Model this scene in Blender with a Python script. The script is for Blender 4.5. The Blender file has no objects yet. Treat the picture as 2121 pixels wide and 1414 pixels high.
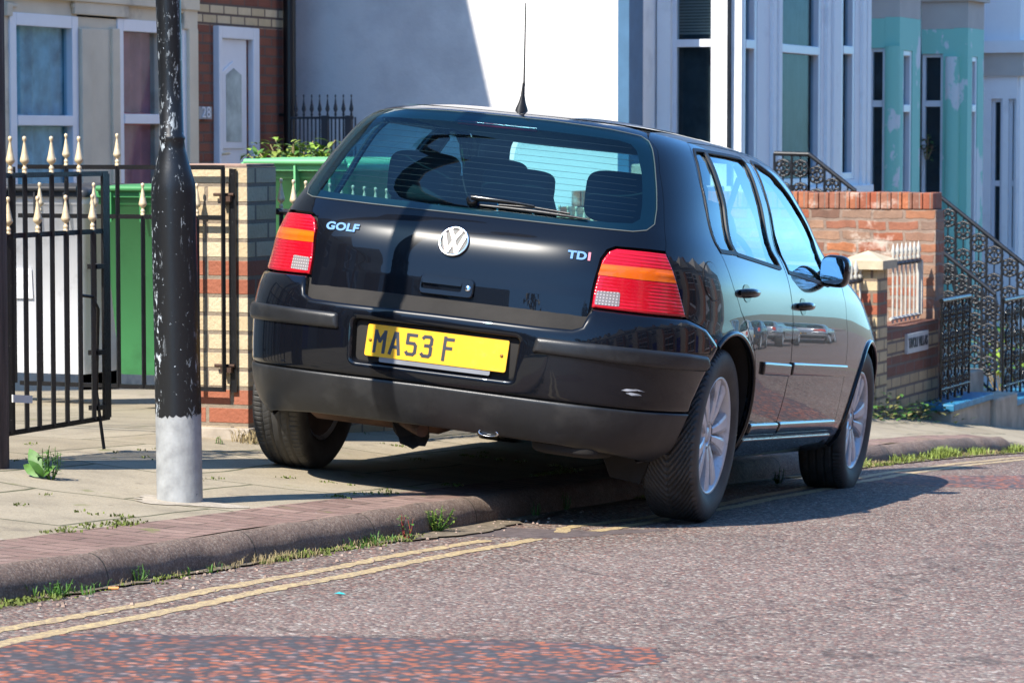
import bpy, bmesh, math, random
import numpy as np
from mathutils import Vector, Matrix
from mathutils.geometry import delaunay_2d_cdt
random.seed(7)
S = bpy.context.scene
COL = S.collection
R = math.radians
# ---------------------------------------------------------------- camera
F = 6538.0                                   # focal length in photo pixels (photo is 2121 wide)
PSI = R(22.5); PIT = math.atan(417/F); CAMH = 0.80
def cam2w(c):
    x, y, z = c
    y2 = y*math.cos(PIT)+z*math.sin(PIT); z2 = -y*math.sin(PIT)+z*math.cos(PIT)
    return Vector((x*math.cos(PSI)-y2*math.sin(PSI), x*math.sin(PSI)+y2*math.cos(PSI), z2))
cd = bpy.data.cameras.new('camera'); cam = bpy.data.objects.new('camera', cd); COL.objects.link(cam)
cd.sensor_width = 36; cd.lens = 36*F/2121; cd.clip_start = .1; cd.clip_end = 900
r_, u_, f_ = cam2w((1,0,0)), cam2w((0,0,1)), cam2w((0,1,0))
cam.matrix_world = Matrix(((r_[0],u_[0],-f_[0],0),(r_[1],u_[1],-f_[1],0),(r_[2],u_[2],-f_[2],CAMH),(0,0,0,1)))
cd.dof.use_dof = True; cd.dof.focus_distance = 10.3; cd.dof.aperture_fstop = 13
S.camera = cam
# ---------------------------------------------------------------- light
SAZ, SEL = R(16.5), R(49)                      # sun travels towards +Y, a little to +X
w = bpy.data.worlds.new('World'); S.world = w; w.use_nodes = True
nt = w.node_tree; sky = nt.nodes.new('ShaderNodeTexSky'); sky.sky_type = 'NISHITA'; sky.sun_disc = False
sky.sun_elevation = SEL; sky.sun_rotation = math.pi+SAZ; sky.air_density = .75; sky.dust_density = .4; sky.ozone_density = 2.0
tn = nt.nodes.new('ShaderNodeMix'); tn.data_type = 'RGBA'; tn.blend_type = 'MULTIPLY'; tn.inputs[0].default_value = 1; tn.inputs[7].default_value = (.52,.90,1.16,1)
nt.links.new(sky.outputs[0], tn.inputs[6]); nt.links.new(tn.outputs[2], nt.nodes['Background'].inputs[0]); nt.nodes['Background'].inputs[1].default_value = .15
sl = bpy.data.lights.new('sun', 'SUN'); sl.energy = 4.4; sl.angle = R(.5); sl.color = (1, .93, .83)
so = bpy.data.objects.new('sun', sl); COL.objects.link(so)
sd = Vector((math.sin(SAZ)*math.cos(SEL), math.cos(SAZ)*math.cos(SEL), -math.sin(SEL)))
so.rotation_euler = sd.to_track_quat('-Z', 'Y').to_euler(); so.location = (-10, -30, 30)
S.view_settings.view_transform = 'Standard'; S.view_settings.look = 'None'; S.view_settings.exposure = 1.0; S.view_settings.gamma = 1
S.render.engine = 'CYCLES'
S.cycles.max_bounces = 8; S.cycles.transparent_max_bounces = 16; S.cycles.caustics_reflective = False; S.cycles.caustics_refractive = False
# ---------------------------------------------------------------- helpers
def ray(u, v): return cam2w(((u-1060.5)/F, 1, -(v-707)/F))
O = Vector((0,0,CAMH))
def onX(u, v, X): d = ray(u, v); return O+d*(X/d[0])
def onY(u, v, Y): d = ray(u, v); return O+d*(Y/d[1])
def pz(X):                                    # pavement height over the gutter
    return float(np.interp(X, [-30,-11,-6.2,-5.85,-5.3,-4.9,-4.4], [.30,.24,.215,.20,.145,.118,.092]))
def rz(Y):
    z = -.054*max(min(Y,60),-40) - .08*(max(Y,60)-60)*.3
    if Y > 14: z -= .003*(min(Y,24)-14)**2
    return z
def gz(X, Y): return rz(Y)+(pz(X) if X < -4.4 else 0)
def G(u, v, pav=False):                       # the ground point seen at a pixel
    d = ray(u, v); k = 8.0
    for _ in range(60):
        p = O+d*k; h = p.z-(rz(p.y)+(pz(p.x) if pav else 0)); k += h/(-(d[2]+.054*d[1]))*.7
    return O+d*k
def tag(o, label=None, cat=None, group=None, kind=None):
    if label: o['label'] = label
    if cat: o['category'] = cat
    if group: o['group'] = group
    if kind: o['kind'] = kind
    return o
def thing(name, label, cat, loc, group=None, mat=None):
    o = bpy.data.objects.new(name, None); COL.objects.link(o); o.empty_display_size = .1
    o.matrix_basis = mat if mat is not None else Matrix.Translation(loc)
    return tag(o, label, cat, group)
def copy_tree(o, parent=None):
    c = o.copy(); COL.objects.link(c); c.parent = parent
    if parent: c.matrix_parent_inverse = o.matrix_parent_inverse.copy()
    for ch in list(o.children): copy_tree(ch, c)
    return c
class MB:
    def __init__(s): s.v = []; s.f = []; s.sm = []
    def add(s, vs, fs, smooth=False):
        n = len(s.v); s.v += [tuple(v) for v in vs]; s.f += [tuple(i+n for i in f) for f in fs]; s.sm += [smooth]*len(fs); return s
    def box(s, a, b):
        x0,y0,z0 = [min(a[i],b[i]) for i in range(3)]; x1,y1,z1 = [max(a[i],b[i]) for i in range(3)]
        return s.add([(x0,y0,z0),(x1,y0,z0),(x1,y1,z0),(x0,y1,z0),(x0,y0,z1),(x1,y0,z1),(x1,y1,z1),(x0,y1,z1)],
            [(0,3,2,1),(4,5,6,7),(0,1,5,4),(1,2,6,5),(2,3,7,6),(3,0,4,7)])
    def hexa(s, p, smooth=False): # 8 points bottom 4 then top 4
        return s.add(p, [(0,3,2,1),(4,5,6,7),(0,1,5,4),(1,2,6,5),(2,3,7,6),(3,0,4,7)], smooth)
    def tube(s, pts, r, n=8, cap=True, smooth=True):
        pts = [Vector(p) for p in pts]; rs = r if isinstance(r, (list,tuple)) else [r]*len(pts)
        vs = []; prev = None
        for i, p in enumerate(pts):
            d = (pts[min(i+1,len(pts)-1)]-pts[max(i-1,0)]).normalized()
            a = prev if prev is not None else (Vector((0,0,1)) if abs(d.z) < .9 else Vector((1,0,0)))
            a = (a-d*a.dot(d)).normalized(); b = d.cross(a); prev = a
            for k in range(n):
                t = 2*math.pi*k/n; vs.append(p+(a*math.cos(t)+b*math.sin(t))*rs[i])
        fs = [(i*n+k, i*n+(k+1)%n, (i+1)*n+(k+1)%n, (i+1)*n+k) for i in range(len(pts)-1) for k in range(n)]
        s.add(vs, fs, smooth)
        if cap:
            m = len(pts)-1
            s.add(vs[:n], [tuple(range(n))[::-1]]); s.add(vs[m*n:], [tuple(range(n))])
        return s
    def lathe(s, prof, M=None, n=24, smooth=True, close=False): # prof (r,h) around local z
        M = M or Matrix.Identity(4)
        vs = [M @ Vector((r*math.cos(2*math.pi*k/n), r*math.sin(2*math.pi*k/n), h)) for r, h in prof for k in range(n)]
        m = len(prof); rng = m if close else m-1
        fs = [(i*n+k, i*n+(k+1)%n, ((i+1)%m)*n+(k+1)%n, ((i+1)%m)*n+k) for i in range(rng) for k in range(n)]
        return s.add(vs, fs, smooth)
    def prism(s, poly, M, h): # poly 2D, extruded 0..h along local z
        n = len(poly); vs = [M @ Vector((x,y,0)) for x,y in poly]+[M @ Vector((x,y,h)) for x,y in poly]
        return s.add(vs, [tuple(range(n))[::-1], tuple(range(n,2*n))]+[(i,(i+1)%n,n+(i+1)%n,n+i) for i in range(n)])
    def ring(s, c, rad, r, ax=0, n=16): # small torus, normal along axis ax
        c = Vector(c); A = [Vector((0,1,0)),Vector((0,0,1))] if ax == 0 else [Vector((1,0,0)),Vector((0,0,1))]
        pts = [c+(A[0]*math.cos(2*math.pi*k/n)+A[1]*math.sin(2*math.pi*k/n))*rad for k in range(n+1)]
        return s.tube(pts, r, 5, False)
    def build(s, name, mat, parent=None, local=False, bevel=0, label=None):
        me = bpy.data.meshes.new(name); me.from_pydata(s.v, [], s.f)
        me.polygons.foreach_set('use_smooth', s.sm); me.update()
        if bevel:
            bm = bmesh.new(); bm.from_mesh(me); bmesh.ops.remove_doubles(bm, verts=bm.verts, dist=1e-5)
            es = [e for e in bm.edges if len(e.link_faces) == 2 and e.calc_face_angle(0) > .6]
            bmesh.ops.bevel(bm, geom=es, offset=bevel, segments=2, profile=.6, affect='EDGES', clamp_overlap=True)
            bm.to_mesh(me); bm.free()
        return link(name, me, mat, parent, local, label)
def link(name, me, mat, parent=None, local=False, label=None):
    o = bpy.data.objects.new(name, me); COL.objects.link(o)
    for m in (mat if isinstance(mat, (list,tuple)) else [mat]): me.materials.append(m)
    if parent:
        o.parent = parent
        if parent.type == 'EMPTY' and not local: o.matrix_parent_inverse = parent.matrix_basis.inverted()
    if label: o['label'] = label
    return o
# ---------------------------------------------------------------- materials
def N(nt, t, **k):
    n = nt.nodes.new(t)
    for a, b in k.items():
        if a.startswith('i_'): n.inputs[int(a[2:]) if a[2:].isdigit() else a[2:].replace('_',' ')].default_value = b
        else: setattr(n, a, b)
    return n
def base(name, rough=.6, metal=0, coat=0, spec=.5):
    m = bpy.data.materials.new(name); m.use_nodes = True; nt = m.node_tree; p = nt.nodes['Principled BSDF']
    p.inputs['Roughness'].default_value = rough; p.inputs['Metallic'].default_value = metal
    p.inputs['Coat Weight'].default_value = coat; p.inputs['Coat Roughness'].default_value = .03; p.inputs['Specular IOR Level'].default_value = spec
    return m, nt, p
def c4(c): return (c[0],c[1],c[2],1)
def mixc(nt, fac, a, b, mode='MIX'):
    n = N(nt, 'ShaderNodeMix', data_type='RGBA', blend_type=mode)
    for sock, val in ((n.inputs[0], fac), (n.inputs[6], a), (n.inputs[7], b)):
        if hasattr(val, 'is_output') or isinstance(val, bpy.types.NodeSocket): nt.links.new(val, sock)
        else: sock.default_value = val if not isinstance(val, tuple) else c4(val)
    return n.outputs[2]
def noise(nt, vec, scale, detail=4, rough=.55, stretch=None):
    n = N(nt, 'ShaderNodeTexNoise'); n.inputs['Scale'].default_value = scale; n.inputs['Detail'].default_value = detail; n.inputs['Roughness'].default_value = rough
    if stretch:
        mp = N(nt, 'ShaderNodeMapping'); mp.inputs['Scale'].default_value = stretch; nt.links.new(vec, mp.inputs[0]); vec = mp.outputs[0]
    nt.links.new(vec, n.inputs['Vector']); return n.outputs['Fac']
def ramp(nt, fac, stops):
    r = N(nt, 'ShaderNodeValToRGB'); nt.links.new(fac, r.inputs[0]); e = r.color_ramp.elements
    while len(e) < len(stops): e.new(.5)
    for q, (p, c) in zip(e, stops): q.position = p; q.color = c4(c) if isinstance(c, tuple) else (c,c,c,1)
    return r.outputs[0]
def bump(nt, p, h, strength=.3, dist=.01):
    b = N(nt, 'ShaderNodeBump'); b.inputs['Strength'].default_value = strength; b.inputs['Distance'].default_value = dist
    nt.links.new(h, b.inputs['Height']); nt.links.new(b.outputs[0], p.inputs['Normal']); return b
def pos(nt): return N(nt, 'ShaderNodeNewGeometry').outputs['Position']
def obco(nt): return N(nt, 'ShaderNodeTexCoord').outputs['Object']
def Mt(name, col, rough=.6, metal=0, coat=0, var=.15, vs=6, bmp=0, bs=60, spec=.5, dirt=None, ds=3, dt=(.55,.7)):
    m, nt, p = base(name, rough, metal, coat, spec); co = obco(nt)
    f = noise(nt, co, vs, 5)
    lo = tuple(max(0,c*(1-var)) for c in col); hi = tuple(min(1,c*(1+var)) for c in col)
    c = ramp(nt, f, [(.3,lo),(.7,hi)])
    if dirt:
        g = ramp(nt, noise(nt, co, ds, 8, .65), [(dt[0],0.0),(dt[1],1.0)])
        c = mixc(nt, g, c, dirt)
    nt.links.new(c, p.inputs['Base Color'])
    if bmp: bump(nt, p, noise(nt, co, bs, 4), bmp, .004)
    return m
def wallvec(nt):
    g = N(nt, 'ShaderNodeNewGeometry'); sp = N(nt, 'ShaderNodeSeparateXYZ'); sn = N(nt, 'ShaderNodeSeparateXYZ')
    nt.links.new(g.outputs['Position'], sp.inputs[0]); nt.links.new(g.outputs['True Normal'], sn.inputs[0])
    ax = N(nt, 'ShaderNodeMath', operation='ABSOLUTE'); nt.links.new(sn.outputs[0], ax.inputs[0])
    gt = N(nt, 'ShaderNodeMath', operation='GREATER_THAN'); nt.links.new(ax.outputs[0], gt.inputs[0]); gt.inputs[1].default_value = .6
    mx = N(nt, 'ShaderNodeMix', data_type='FLOAT'); nt.links.new(gt.outputs[0], mx.inputs[0]); nt.links.new(sp.outputs[0], mx.inputs[2]); nt.links.new(sp.outputs[1], mx.inputs[3])
    cb = N(nt, 'ShaderNodeCombineXYZ'); nt.links.new(mx.outputs[0], cb.inputs[0]); nt.links.new(sp.outputs[2], cb.inputs[1])
    return cb.outputs[0], sp.outputs[2]
def brick(name, c1, c2, mort, bands=(), bc1=None, bc2=None, multi=None, zoff=0, bw=.225, bh=.075, ms=.01, rough=.85, uneven=0, stain=.3, white=None, uoff=0):
    m, nt, p = base(name, rough); vec, z = wallvec(nt)
    mp = N(nt, 'ShaderNodeMapping'); mp.inputs['Location'].default_value = (uoff, -zoff, 0); nt.links.new(vec, mp.inputs[0]); v = mp.outputs[0]
    if uneven:
        nn = N(nt, 'ShaderNodeTexNoise'); nn.inputs['Scale'].default_value = 7; nt.links.new(v, nn.inputs['Vector'])
        sb = N(nt, 'ShaderNodeVectorMath', operation='SUBTRACT'); nt.links.new(nn.outputs['Color'], sb.inputs[0]); sb.inputs[1].default_value = (.5,.5,.5)
        sc = N(nt, 'ShaderNodeVectorMath', operation='SCALE'); nt.links.new(sb.outputs[0], sc.inputs[0]); sc.inputs['Scale'].default_value = uneven
        ad = N(nt, 'ShaderNodeVectorMath', operation='ADD'); nt.links.new(v, ad.inputs[0]); nt.links.new(sc.outputs[0], ad.inputs[1]); v = ad.outputs[0]
    def bt(a, b):
        n = N(nt, 'ShaderNodeTexBrick'); n.offset = .5; nt.links.new(v, n.inputs['Vector'])
        n.inputs['Color1'].default_value = c4(a); n.inputs['Color2'].default_value = c4(b); n.inputs['Mortar'].default_value = c4(mort)
        n.inputs['Scale'].default_value = 1; n.inputs['Mortar Size'].default_value = ms; n.inputs['Mortar Smooth'].default_value = .25
        n.inputs['Brick Width'].default_value = bw; n.inputs['Row Height'].default_value = bh; return n
    A = bt(c1, c2); col = A.outputs[0]
    if bands:
        B = bt(bc1, bc2); fac = None
        for z0, z1 in bands:
            a = N(nt, 'ShaderNodeMath', operation='GREATER_THAN'); nt.links.new(z, a.inputs[0]); a.inputs[1].default_value = z0
            b = N(nt, 'ShaderNodeMath', operation='LESS_THAN'); nt.links.new(z, b.inputs[0]); b.inputs[1].default_value = z1
            c = N(nt, 'ShaderNodeMath', operation='MULTIPLY'); nt.links.new(a.outputs[0], c.inputs[0]); nt.links.new(b.outputs[0], c.inputs[1])
            if fac is None: fac = c.outputs[0]
            else:
                d = N(nt, 'ShaderNodeMath', operation='MAXIMUM'); nt.links.new(fac, d.inputs[0]); nt.links.new(c.outputs[0], d.inputs[1]); fac = d.outputs[0]
        col = mixc(nt, fac, col, B.outputs[0])
    if multi: # every brick its own colour
        sv = N(nt, 'ShaderNodeSeparateXYZ'); nt.links.new(v, sv.inputs[0])
        def mth(op, a, b=None, c=None):
            n = N(nt, 'ShaderNodeMath', operation=op)
            for k, q in enumerate((a,b,c)):
                if q is None: continue
                if isinstance(q, (int,float)): n.inputs[k].default_value = q
                else: nt.links.new(q, n.inputs[k])
            return n.outputs[0]
        row = mth('FLOOR', mth('DIVIDE', sv.outputs[1], bh)); ev = mth('SUBTRACT', 1, mth('ABSOLUTE', mth('MODULO', row, 2)))
        cn = mth('FLOOR', mth('ADD', mth('DIVIDE', sv.outputs[0], bw), mth('MULTIPLY', ev, .5)))
        cv = N(nt, 'ShaderNodeCombineXYZ'); nt.links.new(row, cv.inputs[0]); nt.links.new(cn, cv.inputs[1])
        wn = N(nt, 'ShaderNodeTexWhiteNoise'); nt.links.new(cv.outputs[0], wn.inputs['Vector'])
        col = mixc(nt, A.outputs['Fac'], ramp(nt, wn.outputs['Value'], multi), mort)
    ps = pos(nt)
    col = mixc(nt, .8, col, ramp(nt, noise(nt, ps, 9, 6, .7), [(.25,1-stain),(.75,1.0)]), 'MULTIPLY')
    col = mixc(nt, .55, col, ramp(nt, noise(nt, ps, 90, 4, .7), [(.3,.72),(.65,1.0)]), 'MULTIPLY')
    if white: col = mixc(nt, ramp(nt, noise(nt, ps, 4.5, 6, .65), [(.57,0.0),(.68,.75)]), col, white)
    nt.links.new(col, p.inputs['Base Color'])
    inv = N(nt, 'ShaderNodeMath', operation='MULTIPLY_ADD'); nt.links.new(A.outputs['Fac'], inv.inputs[0]); inv.inputs[1].default_value = -1; 
    nt.links.new(noise(nt, ps, 70, 4), inv.inputs[2])
    bump(nt, p, inv.outputs[0], .7, .006); return m
def glassy(name, tint, glossc=(1,1,1), ior=1.5, rough=.01, boost=1):
    m = bpy.data.materials.new(name); m.use_nodes = True; nt = m.node_tree; nt.nodes.clear()
    out = N(nt, 'ShaderNodeOutputMaterial'); t = N(nt, 'ShaderNodeBsdfTransparent'); t.inputs[0].default_value = c4(tint)
    g = N(nt, 'ShaderNodeBsdfGlossy'); g.inputs[0].default_value = c4(glossc); g.inputs['Roughness'].default_value = rough
    ge = N(nt, 'ShaderNodeNewGeometry'); dp = N(nt, 'ShaderNodeVectorMath', operation='DOT_PRODUCT'); nt.links.new(ge.outputs['Normal'], dp.inputs[0]); nt.links.new(ge.outputs['Incoming'], dp.inputs[1])
    ab = N(nt, 'ShaderNodeMath', operation='ABSOLUTE'); nt.links.new(dp.outputs['Value'], ab.inputs[0])      # same reflectance from either side of the pane
    om = N(nt, 'ShaderNodeMath', operation='SUBTRACT', use_clamp=True); om.inputs[0].default_value = 1; nt.links.new(ab.outputs[0], om.inputs[1])
    pw = N(nt, 'ShaderNodeMath', operation='POWER'); nt.links.new(om.outputs[0], pw.inputs[0]); pw.inputs[1].default_value = 5
    f0 = ((ior-1)/(ior+1))**2*1.8; fr = N(nt, 'ShaderNodeMath', operation='MULTIPLY_ADD'); nt.links.new(pw.outputs[0], fr.inputs[0]); fr.inputs[1].default_value = 1-f0; fr.inputs[2].default_value = f0
    ml = N(nt, 'ShaderNodeMath', operation='MULTIPLY', use_clamp=True); ml.inputs[1].default_value = boost; nt.links.new(fr.outputs[0], ml.inputs[0])
    mx = N(nt, 'ShaderNodeMixShader'); nt.links.new(ml.outputs[0], mx.inputs[0]); nt.links.new(t.outputs[0], mx.inputs[1]); nt.links.new(g.outputs[0], mx.inputs[2])
    nt.links.new(mx.outputs[0], out.inputs[0]); return m
def text_mesh(body, size, M, mat, name, parent, local=False, depth=.002, align='CENTER', bold=0, sx=1, label=None):
    cu = bpy.data.curves.new(name, 'FONT'); cu.body = body; cu.size = size; cu.extrude = depth; cu.align_x = align; cu.align_y = 'CENTER'; cu.offset = bold; cu.space_character = 1.05
    to = bpy.data.objects.new('tmp', cu); COL.objects.link(to); dg = bpy.context.evaluated_depsgraph_get()
    me = bpy.data.meshes.new_from_object(to.evaluated_get(dg)); bpy.data.objects.remove(to)
    me.transform(M @ Matrix.Diagonal((sx,1,1,1))); me.name = name; me.materials.clear()
    return link(name, me, mat, parent, local, label)
# ---------------------------------------------------------------- road, pavement, kerb
def sheet(name, xs, ys, zf, mat, kind='structure', smooth=True, xf=lambda x, y: x):
    mb = MB(); nx = len(xs)
    vs = [(xf(x,y), y, zf(x, y)) for y in ys for x in xs]
    fs = [(j*nx+i, j*nx+i+1, (j+1)*nx+i+1, (j+1)*nx+i) for j in range(len(ys)-1) for i in range(nx-1)]
    mb.add(vs, fs, smooth); return tag(mb.build(name, mat), kind=kind)
def lin(a, b, n): return [a+(b-a)*i/n for i in range(n+1)]
def chips(nt, scale, stretch=(1,1,1)):
    v = N(nt, 'ShaderNodeTexVoronoi'); v.inputs['Scale'].default_value = scale
    mp = N(nt, 'ShaderNodeMapping'); mp.inputs['Scale'].default_value = stretch; nt.links.new(pos(nt), mp.inputs[0]); nt.links.new(mp.outputs[0], v.inputs['Vector'])
    sp = N(nt, 'ShaderNodeSeparateColor'); nt.links.new(v.outputs['Color'], sp.inputs[0]); return v, sp
def road_mat():
    m, nt, p = base('road_chippings', .8); v, sp = chips(nt, 94)
    c = ramp(nt, sp.outputs[0], [(0,(.045,.026,.022)),(.2,(.145,.080,.062)),(.42,(.225,.140,.108)),(.58,(.17,.135,.112)),(.68,(.265,.255,.215)),(.84,(.33,.26,.205)),(.93,(.36,.16,.11)),(.97,(.58,.53,.46))])
    c = mixc(nt, ramp(nt, v.outputs['Distance'], [(.0,0.0),(.5,.0),(.85,.75)]), c, (.045,.032,.030))
    c = mixc(nt, .8, c, ramp(nt, noise(nt, pos(nt), 1.3, 6, .6), [(.3,.78),(.7,1.1)]), 'MULTIPLY')
    c = mixc(nt, ramp(nt, noise(nt, pos(nt), .5, 3, .5, (1,.15,1)), [(.45,0.0),(.75,.35)]), c, (.26,.19,.17))
    c = mixc(nt, ramp(nt, noise(nt, pos(nt), 1.1, 8, .75), [(.62,0.0),(.70,.55)]), c, (.09,.06,.055))
    # tyre-polished lane and fine cracks
    sx = N(nt, 'ShaderNodeSeparateXYZ'); nt.links.new(pos(nt), sx.inputs[0])
    wv = N(nt, 'ShaderNodeMath', operation='PINGPONG'); wv.inputs[1].default_value = .85; nt.links.new(sx.outputs[0], wv.inputs[0])
    c = mixc(nt, ramp(nt, wv.outputs[0], [(.0,.12),(.35,.0),(.8,.0),(.85,.08)]), c, (.34,.27,.24))
    cr = N(nt, 'ShaderNodeTexVoronoi', feature='DISTANCE_TO_EDGE'); cr.inputs['Scale'].default_value = .55
    wn = N(nt, 'ShaderNodeTexNoise'); wn.inputs['Scale'].default_value = 3; wn.inputs['Detail'].default_value = 6; nt.links.new(pos(nt), wn.inputs['Vector'])
    av = N(nt, 'ShaderNodeVectorMath', operation='MULTIPLY_ADD'); nt.links.new(wn.outputs['Color'], av.inputs[0]); av.inputs[1].default_value = (.5,.5,.5); nt.links.new(pos(nt), av.inputs[2]); nt.links.new(av.outputs[0], cr.inputs['Vector'])
    c = mixc(nt, ramp(nt, cr.outputs[0], [(.0,.75),(.006,.0)]), c, (.05,.035,.03))
    nt.links.new(c, p.inputs['Base Color'])
    s = N(nt, 'ShaderNodeMath', operation='MULTIPLY_ADD'); nt.links.new(v.outputs['Distance'], s.inputs[0]); s.inputs[1].default_value = -1.2; nt.links.new(sp.outputs[1], s.inputs[2])
    bump(nt, p, s.outputs[0], .75, .006); return m
def patch_mat():
    m, nt, p = base('red_patch', .8); v, sp = chips(nt, 38, (1,1.0,1))
    c = ramp(nt, sp.outputs[0], [(0,(.07,.068,.075)),(.30,(.095,.09,.10)),(.40,(.36,.105,.05)),(.6,(.43,.135,.06)),(.8,(.29,.09,.05)),(.88,(.30,.22,.21)),(1,(.48,.21,.14))])
    big = ramp(nt, noise(nt, pos(nt), 2.2, 4), [(.50,0.0),(.64,.8)])
    c = mixc(nt, big, c, (.065,.065,.07))
    c = mixc(nt, ramp(nt, v.outputs['Distance'], [(.35,0.0),(.6,.9)]), c, (.055,.05,.055))
    c = mixc(nt, .5, c, ramp(nt, noise(nt, pos(nt), 60, 3), [(.3,.6),(.7,1.2)]), 'MULTIPLY')
    nt.links.new(c, p.inputs['Base Color']); bump(nt, p, v.outputs['Distance'], -.7, .008); return m
def paint_mat():
    m, nt, p = base('yellow_line_paint', .6)
    c = mixc(nt, ramp(nt, noise(nt, pos(nt), 70, 4, .7), [(.42,0.0),(.56,.85)]), (.56,.44,.22), (.22,.15,.12))
    c = mixc(nt, ramp(nt, noise(nt, pos(nt), 6, 4, .6), [(.4,0.0),(.75,.5)]), c, (.50,.36,.17))
    nt.links.new(c, p.inputs['Base Color']); bump(nt, p, noise(nt, pos(nt), 120, 3), .5, .004); return m
def flag_mat():
    m, nt, p = base('paving_flags', .85); ps = pos(nt)
    b = N(nt, 'ShaderNodeTexBrick'); b.offset = .5; nt.links.new(ps, b.inputs['Vector'])
    for k, c in (('Color1',(.31,.26,.18)),('Color2',(.38,.325,.235)),('Mortar',(.10,.10,.05))): b.inputs[k].default_value = c4(c)
    b.inputs['Scale'].default_value = 1; b.inputs['Mortar Size'].default_value = .009; b.inputs['Mortar Smooth'].default_value = .3; b.inputs['Brick Width'].default_value = .62; b.inputs['Row Height'].default_value = .92
    mp = N(nt, 'ShaderNodeMapping'); mp.inputs['Location'].default_value = (.35,.3,0); nt.links.new(ps, mp.inputs[0])
    ds = N(nt, 'ShaderNodeTexNoise'); ds.inputs['Scale'].default_value = 3; nt.links.new(ps, ds.inputs['Vector'])
    sc = N(nt, 'ShaderNodeVectorMath', operation='SCALE'); sc.inputs['Scale'].default_value = .06; nt.links.new(ds.outputs['Color'], sc.inputs[0])
    ad = N(nt, 'ShaderNodeVectorMath', operation='ADD'); nt.links.new(mp.outputs[0], ad.inputs[0]); nt.links.new(sc.outputs[0], ad.inputs[1]); nt.links.new(ad.outputs[0], b.inputs['Vector'])
    sx = N(nt, 'ShaderNodeSeparateXYZ'); nt.links.new(ps, sx.inputs[0])
    # setts beside the kerb: long thin reddish blocks laid across
    s = N(nt, 'ShaderNodeTexBrick'); s.offset = .5; nt.links.new(ad.outputs[0], s.inputs['Vector'])
    for k, c in (('Color1',(.22,.135,.108)),('Color2',(.31,.205,.165)),('Mortar',(.10,.07,.05))): s.inputs[k].default_value = c4(c)
    s.inputs['Scale'].default_value = 1; s.inputs['Mortar Size'].default_value = .006; s.inputs['Brick Width'].default_value = .235; s.inputs['Row Height'].default_value = .085; s.inputs['Mortar Smooth'].default_value = .4
    g = N(nt, 'ShaderNodeMath', operation='GREATER_THAN'); 
    wob = N(nt, 'ShaderNodeMath', operation='MULTIPLY_ADD'); nt.links.new(noise(nt, ps, 1.2, 3), wob.inputs[0]); wob.inputs[1].default_value = .08; nt.links.new(sx.outputs[0], wob.inputs[2])
    nt.links.new(wob.outputs[0], g.inputs[0]); g.inputs[1].default_value = -4.59
    c = mixc(nt, g.outputs[0], b.outputs[0], s.outputs[0])
    c = mixc(nt, .9, c, ramp(nt, noise(nt, ps, 3.5, 8, .68), [(.28,.66),(.5,.95),(.72,1.12)]), 'MULTIPLY')
    c = mixc(nt, .7, c, ramp(nt, noise(nt, ps, 130, 3, .7), [(.3,.65),(.55,1.05)]), 'MULTIPLY')
    c = mixc(nt, ramp(nt, noise(nt, ps, 2.3, 7, .72), [(.6,0.0),(.67,.6)]), c, (.15,.125,.095))
    c = mixc(nt, ramp(nt, noise(nt, ps, 8, 6, .75), [(.66,0.0),(.7,.7)]), c, (.5,.46,.40))
    c = mixc(nt, ramp(nt, noise(nt, ps, 14, 6, .75), [(.60,0.0),(.68,.7)]), c, (.19,.15,.10))
    c = mixc(nt, ramp(nt, noise(nt, ps, 5.5, 5, .6), [(.64,0.0),(.69,.65)]), c, (.16,.17,.05))
    nt.links.new(c, p.inputs['Base Color'])
    h = N(nt, 'ShaderNodeMath', operation='MULTIPLY_ADD'); mf = N(nt, 'ShaderNodeMath', operation='MAXIMUM'); nt.links.new(b.outputs['Fac'], mf.inputs[0]); nt.links.new(noise(nt, ps, 1e-3, 1), mf.inputs[1])
    nt.links.new(b.outputs['Fac'], h.inputs[0]); h.inputs[1].default_value = -1.6; nt.links.new(noise(nt, ps, 55, 6, .7), h.inputs[2])
    bump(nt, p, h.outputs[0], .55, .008); return m
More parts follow.
